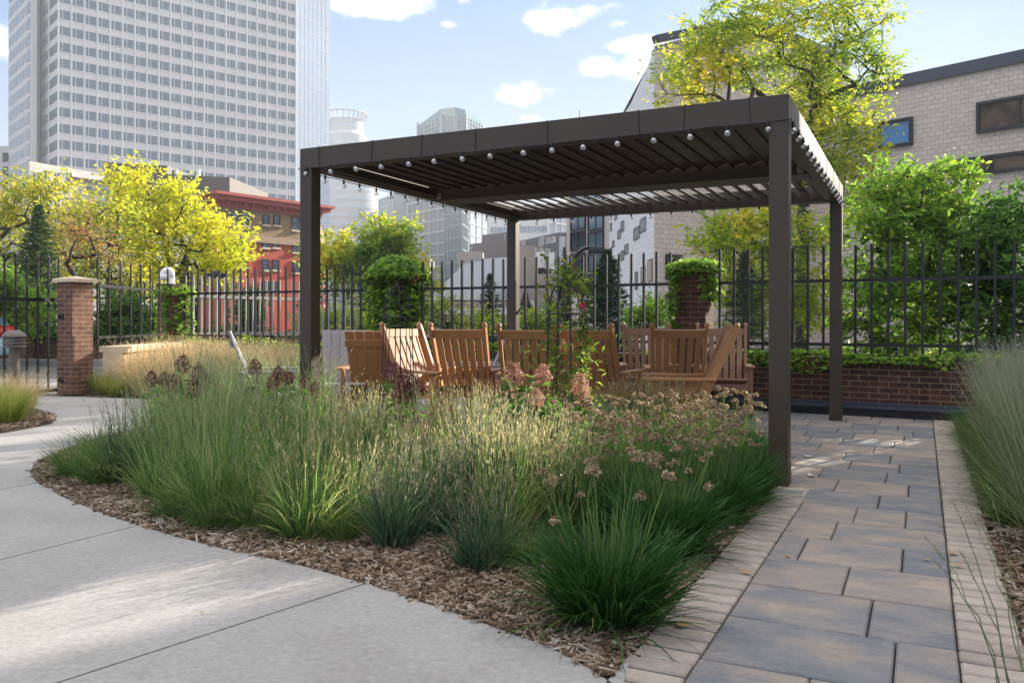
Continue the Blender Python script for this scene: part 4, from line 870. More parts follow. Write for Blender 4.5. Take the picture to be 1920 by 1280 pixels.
# feature tufts along the concrete edge
gB = 'bluestem grasses along the front of the bed'
front = [('blue', 572, 1003, 1.10, 'upright sunlit bluestem tuft with straw coloured tips nearest the path'), ('blueg', 742, 1020, .95, 'dark bluestem tuft between the sunlit tuft and the low blue green one'), ('blueg', 905, 1062, .80, 'low dark blue green tuft left of the nearest allium clump'),
         ('feath', 398, 965, .95, 'tall feathery grass whose stems fan out over the path at left'), ('sedge', 470, 985, 1.0, 'bright green sedge at the foot of the tall feathery grass'), ('sedge', 400, 985, .9, 'small sedge at the edge of the concrete'),
         ('feath', 300, 930, .85, 'feathery grass near the left tip of the bed'), ('blueg', 240, 905, .95, 'dark slender grass standing at the left tip of the bed'), ('sedge', 205, 905, 1.25, 'mounded sedge at the far left tip of the bed'), ('sedge', 150, 893, 1.1, 'low sedge spreading over the mulch at the left tip'), ('sedge', 255, 880, 1.1, 'sedge mound behind the left tip'), ('sedge', 190, 868, 1.2, 'sedge mound hanging towards the far side of the path'), ('sedge', 540, 1000, .8, 'thin sedge between two grass tufts')]
front += [('blue', 655, 985, .95, 'bluestem tuft half hidden behind the nearest sunlit tuft'), ('blueg', 815, 1000, .9, 'blue green tuft set back between two dark tufts at the mulch edge'), ('feath', 480, 960, .9, 'feathery grass left of the nearest sunlit tuft'), ('sedge', 640, 1010, .7, 'small sedge on the bare mulch right of the sunlit tuft'),
          ('sedge', 340, 965, 1.0, 'sedge hanging over the concrete edge left of the tall feathery grass'), ('sedge', 985, 1055, .7, 'thin sedge between the low blue tuft and the first allium')]
for k, px, py, s_, lab in front: sprout(k, *G(px, py), s_, lab, group=gB if k != 'sedge' else 'sedges at the bed edge')
# the mass of the bed, by zones (photo px of the foot)
def zone(n, kinds, poly, s0, s1, lab, cat, group, mind=.16):
    P = [G(*q) for q in poly]; xs = [q[0] for q in P]; ys = [q[1] for q in P]; got = []; tr_ = 0
    while len(got) < n and tr_ < 4000:
        tr_ += 1; p = (rnd.uniform(min(xs), max(xs)), rnd.uniform(min(ys), max(ys)))
        if inpoly(p, P) and all((p[0]-q[0])**2+(p[1]-q[1])**2 > mind**2 for q in got): got.append(p); sprout(rnd.choice(kinds), p[0], p[1], rnd.uniform(s0, s1), lab, cat, group)
zone(14, ['feath'], [(330, 915), (560, 950), (640, 900), (620, 850), (330, 840), (260, 870)], .68, 1.05, 'feathery grey green grass in the mass left of the sunlit tufts', 'ornamental grass', 'feathery grasses on the left of the bed', .2)
zone(14, ['feath'], [(260, 845), (620, 848), (640, 805), (420, 790), (280, 810)], .85, 1.05, 'feathery grey green grass at the back left of the bed', 'ornamental grass', 'feathery grasses at the back left', .25)
zone(12, ['blue'], [(600, 960), (1000, 985), (1010, 900), (640, 880)], .75, 1.15, 'bluestem with pale straw tips in the middle of the bed', 'ornamental grass', 'bluestem grasses in the middle of the bed', .19)
zone(9, ['blueg', 'blue'], [(880, 1010), (1080, 1010), (1060, 940), (880, 930)], .9, 1.1, 'blue green grass behind the low tuft', 'ornamental grass', 'blue green grasses left of the alliums', .17)
zone(15, ['blue'], [(620, 875), (1100, 890), (1100, 830), (640, 830)], .85, 1.05, 'backlit bluestem with straw tips at the back of the bed', 'ornamental grass', 'backlit bluestem grasses in front of the chairs', .22)
zone(9, ['blue'], [(1100, 860), (1300, 845), (1240, 820), (1100, 820)], .9, 1.05, 'backlit bluestem in front of the sideways rocking chair', 'ornamental grass', 'bluestem in front of the right chairs', .22)
zone(38, ['tan'], [(250, 745), (330, 752), (560, 745), (560, 722), (330, 715), (250, 730)], 1.25, 1.6, 'tan feather grass glowing in front of the ivy wall', 'feather grass', 'tan feather grasses in front of the left wall', .27)
zone(9, ['feath', 'tan'], [(330, 800), (560, 795), (560, 765), (360, 762)], .9, 1.05, 'feathery grass between the hydrangeas and the tan grasses', 'ornamental grass', 'grasses behind the hydrangeas', .3)
for i, (px, py, s_, lab) in enumerate(((188, 738, 1.25, 'lime green fountain grass at the foot of the gate pier'), (250, 740, 1.3, 'lime green fountain grass in front of the bench wall'), (215, 744, 1.0, 'small lime green grass between the two fountain grasses'), (10, 800, 1.6, 'lime green fountain grass in front of the bollard'), (-25, 790, 1.5, 'lime green fountain grass cut by the left edge'))): sprout('lime', *G(px, py), s_, lab, 'fountain grass', 'lime green fountain grasses', z=.02 if px < 50 else 0)
sprout('tan', *G(45, 775), .95, 'wispy tan seed stalks in front of the bollard light', 'feather grass', z=.02); sprout('tan', *G(12, 778), .95, 'wispy tan seed stalks at the left edge behind the lime grass', 'feather grass', z=.02)
# right hand bed
k = 0
for yy in np.arange(-3.0, 3.9, .33):
    for xx in (1.42, 1.72, 2.05):
        if xx == 1.42 and yy < -1.2: continue
        x, y = PG(xx+rnd.uniform(-.06, .06), yy+rnd.uniform(-.08, .08)); sprout('purp', x, y, rnd.uniform(.82, .98)*(1.0 if yy > -2 else .85), 'silvery purple tall grass lining the right side of the paver walk', group='tall silvery grasses on the right')
for yy in np.arange(-.4, 3.8, .42):
    x, y = PG(1.22, yy+rnd.uniform(-.1, .1)); sprout('sedge', x, y, rnd.uniform(.9, 1.2), 'green sedge at the foot of the tall right hand grass', group='sedges along the right border')
def stalks(px, py, tips, label):
    x, y = G(px, py); p = MB(); e = empty('grass_stalk', (x, y, 0), 0, label, 'grass stalks')
    for (tx, ty, tY) in tips:
        q = Vector((*P2(tx, tY), ZA(ty, tY)))-Vector((x, y, 0)); pts = [Vector((rnd.uniform(-.02, .02), rnd.uniform(-.02, .02), -.01)).lerp(q, t_)+Vector((0, 0, .07*math.sin(math.pi*t_))) for t_ in np.linspace(0, 1, 10)]
        p.tube(pts, [.0022*(1-.6*t_) for t_ in np.linspace(0, 1, 10)], 4, cap=False)
        for s_ in range(26):
            t_ = .62+.38*rnd.random(); c_ = pts[0].lerp(q, t_)+Vector((0, 0, .07*math.sin(math.pi*t_))); d = (q.normalized()+Vector((rnd.gauss(0, .3), rnd.gauss(0, .3), rnd.gauss(0, .3)))).normalized()*.012; s2 = d.orthogonal().normalized()*.0018
            p.quad(tuple(c_), tuple(c_+d*.5+s2), tuple(c_+d), tuple(c_+d*.5-s2))
    p.build('stalk', purp, e, uv=False)
stalks(1905, 1330, [(1738, 1008, 2.7), (1752, 1050, 2.6), (1786, 938, 2.9), (1800, 1030, 2.7)], 'thin grass stalks leaning over the right paver border')
stalks(1925, 1250, [(1796, 920, 3.2), (1830, 960, 3.1), (1850, 900, 3.2)], 'thin grass stalks arching at the right edge')
# hydrangeas
hyl = leafmat('hydrangea leaves', [(0, (.035, .09, .015)), (.5, (.08, .17, .03)), (1, (.17, .28, .045))], trans=.5, noise=3, nmix=.2)
hyp = leafmat('dusty pink hydrangea florets', [(0, (.13, .09, .045)), (.3, (.30, .15, .10)), (.6, (.46, .24, .19)), (.8, (.50, .38, .26)), (1, (.28, .30, .11))], trans=.4, noise=9, nmix=.4)
hyd = leafmat('dark wine hydrangea florets', [(0, (.10, .035, .035)), (.5, (.20, .075, .075)), (1, (.33, .15, .13))], trans=.35, noise=9, nmix=.4)
def hydrangea(px, Y, heads, label, fm, leafn=150, z0=.25):
    x, y = P2(px, Y); e = empty('hydrangea', (x, y, 0), 0, label, 'hydrangea', 'hydrangeas among the grasses'); st = MB(); LP = []; LN = []
    for (hx, hy, hr, dY) in heads:
        q = Vector((*P2(hx, Y+dY), ZA(hy, Y+dY)))-Vector((x, y, 0)); b0 = Vector((q.x*.25, q.y*.25, 0)); pts = [b0.lerp(q, t_)+Vector((0, 0, .05*math.sin(math.pi*t_))) for t_ in np.linspace(0, 1, 6)]
        st.tube(pts, [.006, .006, .005, .005, .004, .003], 5); r_ = hr*.84*(Y+dY)/F; n = 460
        d = rng.normal(0, 1, (n, 3)); d /= np.linalg.norm(d, axis=1)[:, None]; ax = (1+.16*np.sin(d[:, 0:1]*6+hx)*np.sin(d[:, 2:3]*7+hy)+rng.uniform(-.2, .1, n)[:, None])
        tp = (1-.30*np.clip(d[:, 2:3], -1, 1)); p_ = np.array(q)+np.concatenate([d[:, :2]*r_*ax*tp, d[:, 2:3]*r_*1.28*ax], 1)+rng.normal(0, r_*.05, (n, 3))
        leaves('flower_head', fm, p_, r_*.30, e, aspect=1.05, nrm=d, jit=.5)
        for _ in range(int(leafn/len(heads))):
            t_ = rnd.uniform(.25, .93); c_ = b0.lerp(q, t_); a_ = rnd.uniform(0, 6.28); v = Vector((math.cos(a_), math.sin(a_), rnd.uniform(-.2, .4))); LP.append(tuple(c_+v*rnd.uniform(.03, .13))); LN.append(tuple(v))
    st.build('stem', M['bark'], e); leaves('foliage', hyl, np.array(LP), .115, e, aspect=1.9, up=.8, out=np.array(LN)*.9, droop=.2); return e
hydrangea(1000, 5.15, [(962, 702, 22, 0), (946, 728, 17, .1), (1018, 703, 18, .1), (1006, 745, 16, -.1), (1088, 722, 20, 0), (1096, 748, 16, -.1), (1035, 760, 15, .2), (1060, 800, 15, .0), (985, 770, 13, .2)], 'dusty pink hydrangea with cone shaped heads in front of the rocking chairs', hyp, 560)
hydrangea(760, 5.9, [(742, 700, 18, 0), (764, 712, 18, .1), (782, 724, 16, 0), (750, 735, 17, -.1), (800, 800, 13, -.1), (730, 690, 12, .2)], 'dark pink hydrangea in front of the black obelisk', hyd, 110)
hydrangea(340, 7.0, [(342, 683, 15, .3), (284, 711, 13, 0), (308, 711, 12, .1), (327, 718, 16, -.1), (374, 705, 18, 0), (388, 722, 16, 0), (362, 730, 15, -.1), (404, 728, 11, .1)], 'dark wine coloured hydrangea at the left among the grasses', hyd, 130)
hydrangea(510, 6.6, [(478, 688, 14, 0), (522, 700, 12, .1), (540, 708, 13, -.1), (512, 718, 13, 0), (575, 725, 13, .2), (590, 730, 12, 0)], 'wine coloured hydrangea heads left of the front left post', hyd, 110)
# black wire obelisks
def obelisk(px, Y, top, label, r_=.17):
    x, y = P2(px, Y); H_ = ZA(top, Y); e = empty('garden_obelisk', (x, y, 0), .3, label, 'obelisk trellis', 'black wire obelisks'); zd = H_-.26
    for k in range(8):
        a_ = k*math.pi/4; pts = [(math.cos(a_)*(r_*1.5), math.sin(a_)*(r_*1.5), 0), (math.cos(a_)*r_*1.02, math.sin(a_)*r_*1.02, zd*.62), (math.cos(a_)*r_*.9, math.sin(a_)*r_*.9, zd)]
        for j in range(1, 8): b_ = j/7*math.pi/2; pts.append((math.cos(a_)*r_*.9*math.cos(b_), math.sin(a_)*r_*.9*math.cos(b_), zd+.25*math.sin(b_)))
        p = MB(); p.tube(pts, .0045 if k % 2 == 0 else .0032, 5); p.build('rod', M['black'], e)
    for z, rr in ((zd, .9), (zd-.07, .94), (zd*.45, 1.2)):
        p = MB(); p.tube([(math.cos(a_)*r_*rr, math.sin(a_)*r_*rr, z) for a_ in np.linspace(0, 2*math.pi, 25)], .005, 5); p.build('ring', M['black'], e)
    p = MB(); p.tube([(0, 0, H_-.01), (0, 0, H_+.02)], [.006, .012], 8); p.build('finial', M['black'], e); return e
obelisk(746, 6.5, 532, 'black wire obelisk trellis standing bare before the ivy covered pier', .12)
obelisk(1058, 6.0, 520, 'black wire obelisk trellis wrapped in a climbing rose', .13)
vl = leafmat('climbing rose leaves', [(0, (.07, .14, .02)), (.5, (.17, .26, .035)), (.85, (.34, .38, .06)), (1, (.55, .45, .08))], trans=.5, noise=4, nmix=.3)
x, y = P2(1062, 6.0); e = empty('climbing_rose', (x, y, 0), 0, 'yellow green climbing rose with one pink bloom on the right obelisk', 'climbing rose'); st = MB(); P = []
for k in range(9):
    a0 = k*.7; tp = Vector((*P2(1040+k*8, 6.0), ZA(500+(k % 3)*22, 6)))-Vector((x, y, 0)); pts = []
    for t_ in np.linspace(0, 1, 12): pts.append(Vector((math.cos(a0+t_*3)*.13, math.sin(a0+t_*3)*.13, 0))*(1-.55*t_)+Vector((tp.x*t_, tp.y*t_, tp.z*t_)))
    st.tube(pts, .003, 4, cap=False)
    for _ in range(62):
        t_ = rnd.random()**.75; i = min(10, int(t_*11)); q = pts[i].lerp(pts[i+1], t_*11-i) if i < 11 else pts[-1]; s_ = .022+.03*(t_ > .88); P.append(tuple(q+Vector((rnd.gauss(0, s_), rnd.gauss(0, s_), rnd.gauss(0, s_)))))
for _ in range(120): P.append((rnd.gauss(0, .075), rnd.gauss(0, .07), ZA(520, 6)+rnd.gauss(0, .05)))
for _ in range(150): t_ = rnd.random(); P.append((.10+rnd.gauss(0, .035)+.06*math.sin(t_*7), rnd.gauss(0, .05), ZA(600+t_*170, 6)))
for _ in range(240): P.append((rnd.gauss(0, .16)-.02, rnd.gauss(0, .1), rnd.uniform(.15, .85)))
st.build('stem', M['bark'], e, uv=False); leaves('foliage', vl, np.array(P), .060, e, aspect=2.1, up=.4, droop=.2)
pk = mat('pink rose petals', (.62, .04, .10), .5, .15, 30); q = np.array([*P2(1091, 5.85), ZA(573, 5.85)])-np.array([x, y, 0]); d = rng.normal(0, 1, (40, 3)); d /= np.linalg.norm(d, axis=1)[:, None]; leaves('bloom', pk, q+d*.016, .028, e, aspect=1.1, nrm=d, jit=.4)
# ================= STREET SIDE AND CITY =================
# bollard light on its block
bx_, by_ = G(27, 762); e = empty('bollard_light', (bx_, by_, 0), 0, 'brown louvered bollard light on a square concrete footing by the path', 'bollard light')
Yb = by_; hb_ = ZA(620, Yb); r_ = .062
p = MB(); p.lathe([(0, .06), (r_*.95, .06), (r_*.95, hb_-.20), (0, hb_-.20)], 24); bz = mat('brown bollard paint', (.12, .095, .08), .5, .08, 4); p.build('pole', bz, e, smooth=False)
for k in range(3):
    z = hb_-.215+k*.042; p = MB(); p.lathe([(.05, z), (.13, z), (.138, z+.012), (.12, z+.028), (.055, z+.034)], 28); p.build('louver_ring', bz, e)
p = MB(); p.lathe([(.0, hb_-.09), (.138, hb_-.09), (.135, hb_-.07), (.10, hb_-.03), (.05, hb_-.005), (.05, hb_), (0, hb_)], 28); p.build('cap', bz, e, smooth=False)
p = MB(); p.box(-.30, .165, -.16, .2, 0.0, .085); p.build('footing', M['limestone'] if 0 else mat('grey footing concrete', (.27, .25, .24), .85, .15, 8, bump=.3), e, bevel=.006)
# driveway strips, kerb and far brick wall beyond the gate
g = MB(); y0_ = 1643/(735-602); g.poly([(-40, 12.9, -.045), (-6.6, 12.4, -.045), (-6.6, 15.6, -.045), (-40, 15.9, -.045)]); tag(g.build('driveway_apron', M['concrete']), kind='structure')
g = MB(); g.box(-40, 1, 20.1, 20.4, -.06, .10); tag(g.build('kerb', M['concrete']), kind='structure')
fw = empty('brick_wall', (-40, 21.0, 0), 0, 'long red brick wall across the driveway beyond the gate', 'brick wall', 'low brick walls')
p = MB(); p.box(0, 41, 0, .3, -.05, .55); p.build('brickwork', M['brick_pier'], fw); p = MB(); p.box(0, 41, -.02, .32, .551, .62); p.build('coping', M['brick_soldier'], fw)
ff = empty('picket_fence', (-16, 21.15, 0), 0, 'far black picket fence on the brick wall across the driveway', 'fence', 'black picket fence panels')
pickets(ff, (0, 0, 0), (8.8, 0, 0), .62, 2.0, .19, M['black'], w_=.03, spear=False)
for z in (.8, 1.62):
    p = MB(); p.bar((0, 0, z), (8.8, 0, z), .04, .04); p.build('rail', M['black'], ff)
x, y = P2(43, 20.7); pier(x, y, 0, .36, ZA(575, 20.7), 'distant slim brick pier seen through the gate pickets')
o = leaves('hedge_ivy', grn2, np.array([(rnd.uniform(-15.5, -6.5), 21+rnd.gauss(0, .15), .62+abs(rnd.gauss(0, .16))) for _ in range(3600)]), .12, aspect=1.3, up=.8); tag(o, 'low dark ivy along the top of the wall across the driveway', 'ivy')
# black fence beyond the left panel, its sunlight put into a pale colour
gs = M['grey_and_lit_steel']
a_ = Vector((*P2(348, 16.3), 0)); b_ = Vector((*P2(668, 20.0), 0)); lf = empty('picket_fence', tuple(a_), 0, 'picket fence with sunlight in its pale colour, standing behind the black one on the left', 'fence'); d = b_-a_
pickets(lf, (0, 0, 0), d, .70, 1.93, .17, gs, w_=.028, spear=False)
for z in (.78, 1.53):
    p = MB(); p.bar((0, 0, z), (d.x, d.y, z), .04, .06); p.build('rail', gs, lf)
lw = empty('brick_wall', tuple(a_), 0, 'low brick wall under the pale sunlit picket fence', 'brick wall', 'low brick walls'); p = MB(); p.bar((-.3, 0, .30), (d.x, d.y, .30), .28, .60); p.build('brickwork', M['brick_pier'], lw)
# street lamps
def lamp(label, px, Y, ytop, arm, hx, hy, r_=.06, name='street_lamp', mt=None, hl=.5):
    x, y = P2(px, Y); e = empty(name, (x, y, 0), 0, label, 'street lamp', 'street lamps'); zt = ZA(ytop, Y); hxw = (hx-px)/F*Y; zh = ZA(hy, Y); mt = mt or M['black']
    pts = [(0, 0, 0), (0, 0, zt-arm)]+[(hxw*(1-math.cos(t_))*.92, 0, zt-arm+arm*math.sin(t_)) for t_ in np.linspace(.2, math.pi/2, 8)]+[(hxw, 0, zh)]
    p = MB(); p.tube(pts, [r_*1.1, r_]+[r_*.8]*8+[r_*.6], 10); p.build('pole', mt, e, smooth=True)
    p = MB(); sgn = 1 if hxw > 0 else -1; x1 = hxw+sgn*hl; p.prism([(min(hxw, x1)-.08, -.14), (max(hxw, x1)+.05, -.14), (max(hxw, x1)+.09, 0), (max(hxw, x1)+.05, .14), (min(hxw, x1)-.08, .14)], zh-.07, zh+.04); p.box(min(hxw, x1), max(hxw, x1)-.1, -.09, .09, zh+.04, zh+.09); o = p.build('lamp_head', mt, e, bevel=.015)
    q = MB(); q.box(min(hxw, x1)+.04, max(hxw, x1)-.04, -.09, .09, zh-.085, zh-.072); q.build('lens', M['sash'], o)
    return e
lamp('black street lamp with a curved arm and flat head pointing right above the rose', 1066, 20, 464, .75, 1108, 470, .065, hl=.42)
lamp('slim street lamp with its arm pointing left behind the far left post', 1052, 24, 505, .45, 1028, 508, .035, hl=.3)
lamp('black street lamp with a curved arm in front of the yellow tree', 366, 19, 514, .65, 400, 517, .035, hl=.22)
# parked car cut by the left edge
cx, cy = P2(-46, 17.5); car = empty('parked_car', (cx, cy, 0), R(8), 'red and pale blue parked car cut off by the left edge behind the gate', 'car')
red = mat('red car paint', (.45, .02, .03), .2, .02); lb = mat('pale blue car paint', (.45, .62, .68), .25, .02)
p = MB(); pr = [(-2.0, .32), (.46, .30), (.50, .50), (.47, .68), (-2.0, .70)]; n = len(pr)
def extr(p, pr, y0, y1): 
    b0 = len(p.v); n = len(pr); p.v += [(a, y0, b) for a, b in pr]+[(a, y1, b) for a, b in pr]
    for i in range(n): j = (i+1) % n; p.f.append((b0+i, b0+n+i, b0+n+j, b0+j)); p.mi.append(0)
    p.f.append(tuple(b0+i for i in range(n))); p.f.append(tuple(b0+2*n-1-i for i in range(n))); p.mi += [0, 0]
extr(p, pr, -.85, .85); p.build('body', lb, car, bevel=.05)
p = MB(); extr(p, [(-2.0, .702), (.47, .69), (.50, .80), (.42, .92), (-2.0, .95)], -.86, .86); p.build('body_upper', red, car, bevel=.04)
p = MB(); extr(p, [(-1.9, .95), (.40, .93), (.12, 1.18), (-.30, 1.40), (-1.9, 1.44)], -.74, .74); p.build('cabin_glass', M['glass_blue'], car, bevel=.03)
p = MB(); extr(p, [(-1.9, 1.42), (-.28, 1.40), (.14, 1.17), (.20, 1.20), (-.26, 1.46), (-1.9, 1.5)], -.76, .76); p.build('roof', red, car, bevel=.02)
p = MB(); p.box(.40, .53, -.80, -.50, .62, .80); p.build('tail_light', mat('red lamp glass', (.6, .02, .02), .15), car, bevel=.03)
for xx in (-.25,):
    for yy in (-.86, .70):
        p = MB(); p.tube([(xx, yy, .31), (xx, yy+.18, .31)], .31, 20); o = p.build('wheel', M['rubber'], car, bevel=.03); q = MB(); q.tube([(xx, yy-.01, .31), (xx, yy+.19, .31)], .19, 14); q.build('rim', M['sash'], o)
# ---- buildings ----
def wmat(name, col, tint=(.55, .60, .68), **k): return mat(name, col, .8, k.pop('var', .05), k.pop('scale', .15), **k)
def V3(p, z): return (p[0], p[1], z)
def facade_frame(p0, p1):      # unit along, outward normal (to the right-hand side seen from p0 to p1 => faces the camera when p0 is left)
    a = Vector((p1[0]-p0[0], p1[1]-p0[1])); ln = a.length; a.normalize(); return a, Vector((a.y, -a.x)), ln
def strip(p, p0, a, n, s0, s1, z0, z1, t0, t1, m=0):
    """box on a facade between s0..s1 along, z0..z1 up, t0..t1 proud of the wall"""
    P = []
    for z in (z0, z1):
        for (s_, t_) in ((s0, t0), (s1, t0), (s1, t1), (s0, t1)): q = Vector(p0)+a*s_+n*t_; P.append((q.x, q.y, z))
    b0 = len(p.v); p.v += P
    for q in ((0, 1, 2, 3), (7, 6, 5, 4), (0, 4, 5, 1), (1, 5, 6, 2), (2, 6, 7, 3), (3, 7, 4, 0)): p.f.append(tuple(b0+i for i in q)); p.mi.append(m)
def bldg(label, poly, z1, wall, name='building', z0=-.05, cat='building', roofname=None):
    c_ = (poly[0][0], poly[0][1]); e = empty(name, (c_[0], c_[1], 0), 0, label, cat); e['_o'] = 0; del e['_o']
    p = MB(); p.prism([(q[0]-c_[0], q[1]-c_[1]) for q in poly][::-1], z0, z1 if not hasattr(z1, '__len__') else z1[::-1]); o = p.build('wall', wall, e); return e, c_
def win(e, c_, p0, p1, s0, s1, z0, z1, frame, glass, fw_=.08, mull=0, proud=.06, name='window', sill=None, trans=0):
    p0 = (p0[0]-c_[0], p0[1]-c_[1]); p1 = (p1[0]-c_[0], p1[1]-c_[1]); a, n, ln = facade_frame(p0, p1); p = MB()
    strip(p, p0, a, n, s0, s1, z0, z1, .01, proud*.4, 1)
    for (a0, a1, b0, b1) in ((s0-fw_, s0, z0-fw_, z1+fw_), (s1, s1+fw_, z0-fw_, z1+fw_), (s0, s1, z0-fw_, z0), (s0, s1, z1, z1+fw_)): strip(p, p0, a, n, a0, a1, b0, b1, .005, proud)
    for k in range(mull): q = s0+(s1-s0)*(k+1)/(mull+1); strip(p, p0, a, n, q-fw_*.35, q+fw_*.35, z0, z1, .006, proud*.85)
    if trans: q = z0+(z1-z0)*.5; strip(p, p0, a, n, s0, s1, q-fw_*.4, q+fw_*.4, .007, proud*.9)
    o = p.build(name, [frame, glass], e)
    if sill: q = MB(); strip(q, p0, a, n, s0-fw_*2, s1+fw_*2, z0-fw_-sill, z0-fw_, .004, proud*1.6); q.build('sill', M['limestone'], o)
    return o
def SX(px, p0, p1):      # distance along facade p0->p1 where the photo column px falls
    k = (px-960)/F; dx, dy = p1[0]-p0[0], p1[1]-p0[1]; t_ = (k*p0[1]-p0[0])/(dx-k*dy); return t_*math.hypot(dx, dy)
def ZX(py, px, p0, p1):  # height of photo point on the facade
    ln = math.hypot(p1[0]-p0[0], p1[1]-p0[1]); s_ = SX(px, p0, p1)/ln; Y = p0[1]+(p1[1]-p0[1])*s_; return ZA(py, Y)
# skyscraper
tw = wmat('pale precast panels', (.58, .555, .55)); tg = wmat('tower sky glass', (.08, .13, .175)); tg.node_tree.nodes['Principled BSDF'].inputs['Roughness'].default_value = .15
tfin = wmat('white mullions', (.72, .72, .72)); tgl2 = mat('pale reflective curtain wall', (.36, .43, .53), .12, .10, .06, spec=.9)
q_ = [P2(15, 222), P2(57, 205), P2(68, 206), P2(68, 212), P2(75, 212), P2(107, 200), P2(554, 238), P2(617, 248), P2(600, 300), P2(30, 300)]
sk, sc_ = bldg('huge pale office tower with ribbon windows filling the upper left', q_, 128, tw, 'office_tower', cat='skyscraper')
def rel(p): return (p[0]-sc_[0], p[1]-sc_[1])
A0, A1 = rel(q_[5]), rel(q_[6]); a, n, ln = facade_frame(A0, A1); C0 = rel(q_[4]); L0, L1 = rel(q_[0]), rel(q_[1]); R0, R1 = rel(q_[6]), rel(q_[7])
bays = 21; ca, cn, cl_ = facade_frame(C0, A0); la, ln2, ll = facade_frame(L0, L1)
z = 74.4-3.9*14; nf = 0
while z < 126:
    p = MB(); strip(p, A0, a, n, .5, ln-.3, z-1.1, z+1.1, .02, .06, 0)
    for b_ in range(bays):
        s_ = b_*ln/bays; strip(p, A0, a, n, s_+ln/bays*.34, s_+ln/bays*.34+.10, z-1.1, z+1.1, .06, .14, 1); strip(p, A0, a, n, s_+ln/bays*.93, s_+ln/bays*.93+.10, z-1.1, z+1.1, .06, .10, 1)
    strip(p, A0, a, n, 0, ln, z-1.22, z-1.1, .02, .16, 1); strip(p, C0, ca, cn, cl_*.55, cl_, z-1.1, z+1.1, .02, .07, 0)
    for f_ in (.08, .22, .36): strip(p, C0, ca, cn, cl_*f_, cl_*(f_+.07), z-1.1, z+1.1, .02, .07, 0)
    for f_ in np.arange(.02, .78, .105): strip(p, L0, la, ln2, ll*f_, ll*(f_+.06), z-1.2, z+1.2, .02, .07, 0)
    strip(p, L0, la, ln2, ll*.86, ll*.97, z-1.5, z+1.4, .02, .09, 0)
    p.build('window_band', [tg, tfin], sk); z += 3.9
for b_ in range(bays+1):
    p = MB(); s_ = min(ln-.3, b_*ln/bays); strip(p, A0, a, n, s_, s_+.20, 10, 127, .05, .55, 0); p.build('fin', tfin, sk)
ra, rn, rl = facade_frame(R0, R1); p = MB(); strip(p, R0, ra, rn, .05, rl-.05, 5, 127, .02, .1, 0)
for k in range(8): strip(p, R0, ra, rn, rl*k/8, rl*k/8+.10, 5, 127, .1, .16, 1)
z = 6.0
while z < 126: strip(p, R0, ra, rn, 0, rl, z, z+.14, .1, .17, 1); z += 3.9
p.build('glass_curtain_wall', [tgl2, tw], sk)
N0, N1 = rel(q_[2]), rel(q_[4]); p = MB(); S0 = (N0[0], N0[1]+1.5); p.box(min(N0[0], N1[0])+.05, max(N0[0], N1[0])-.05, N1[1]-.4, N1[1]-.02, 5, 127); p.build('dark_slot', M['glass_dark'], sk)
# sliver at the far left edge
v0, v1 = P2(-60, 120), P2(16, 120); b, c0 = bldg('thin slice of a grey block with dark windows at the far left edge', [v0, v1, P2(10, 150), P2(-60, 150)], ZA(276, 120), wmat('grey concrete', (.50, .49, .47)))
for py in (296, 322, 348): win(b, c0, v0, v1, SX(6, v0, v1), SX(14, v0, v1), ZX(py+8, 5, v0, v1), ZX(py-6, 5, v0, v1), M['frame_dark'], M['glass_dark'], .1)
# grey stepped podium left
v0, v1 = P2(55, 150), P2(210, 165); b, c0 = bldg('weathered grey podium with tall dark bays above the left trees', [P2(30, 175), v0, v1, P2(230, 200), P2(20, 200)], [ZA(304, 150)]*5, wmat('weathered grey stone', (.40, .38, .36), var=.15, scale=.4))
for k, px in enumerate((60, 82, 100, 122)): win(b, c0, v0, v1, SX(px, v0, v1), SX(px+12, v0, v1), 0, ZX(324, px, v0, v1), M['sash'], M['glass_dark'], .15, 1)
# low white block with brown penthouse
v0, v1 = P2(128, 100), P2(440, 118); cream = wmat('off white block', (.50, .49, .48), var=.04)
b, c0 = bldg('long off white block with brown roof boxes behind the yellow trees', [P2(118, 106), v0, v1, P2(450, 150), P2(110, 150)], ZA(338, 100), cream)
for (a0, a1, py0, py1) in ((160, 212, 351, 364), (160, 212, 377, 390), (160, 212, 402, 415), (320, 370, 374, 384)):
    for k in range(4): w_ = (a1-a0)/4; win(b, c0, v0, v1, SX(a0+k*w_+1.5, v0, v1), SX(a0+(k+1)*w_-1.5, v0, v1), ZX(py1, a0, v0, v1), ZX(py0, a0, v0, v1), M['sash'], M['glass_dark'], .07)
br_ = mat('dark brown penthouse metal', (.075, .055, .05), .6, .1, .5); p = MB()
def rb(px0, px1, Y, y0, dY): a0 = P2(px0, Y); a1 = P2(px1, Y*1.02); return [(a0[0]-c0[0], a0[1]-c0[1]), (a1[0]-c0[0], a1[1]-c0[1]), (a1[0]-c0[0]+1, a1[1]-c0[1]+dY), (a0[0]-c0[0], a0[1]-c0[1]+dY)]
zt = ZA(338, 100)
p.prism(rb(196, 313, 106, 0, 14), zt, ZA(306, 106)); o = p.build('roof_box', br_, b); p = MB(); p.prism(rb(313, 430, 108, 0, 14), zt-1.6, ZA(328, 108)); p.build('roof_box', br_, b)
p = MB(); p.prism([(q[0]-c0[0], q[1]-c0[1]) for q in (P2(118, 105.8), P2(128, 99.7), P2(440, 117.7), P2(440, 118.6), P2(128, 100.6), P2(121, 106))][::-1], zt-.02, zt+.35); p.build('parapet', br_, b)
for px in (330, 372): p = MB(); q = P2(px, 110); p.tube([(q[0]-c0[0], q[1]-c0[1], ZA(328, 108)), (q[0]-c0[0], q[1]-c0[1], ZA(314, 108))], [.25, .2], 8); p.build('roof_vent', M['white_paint'], b)
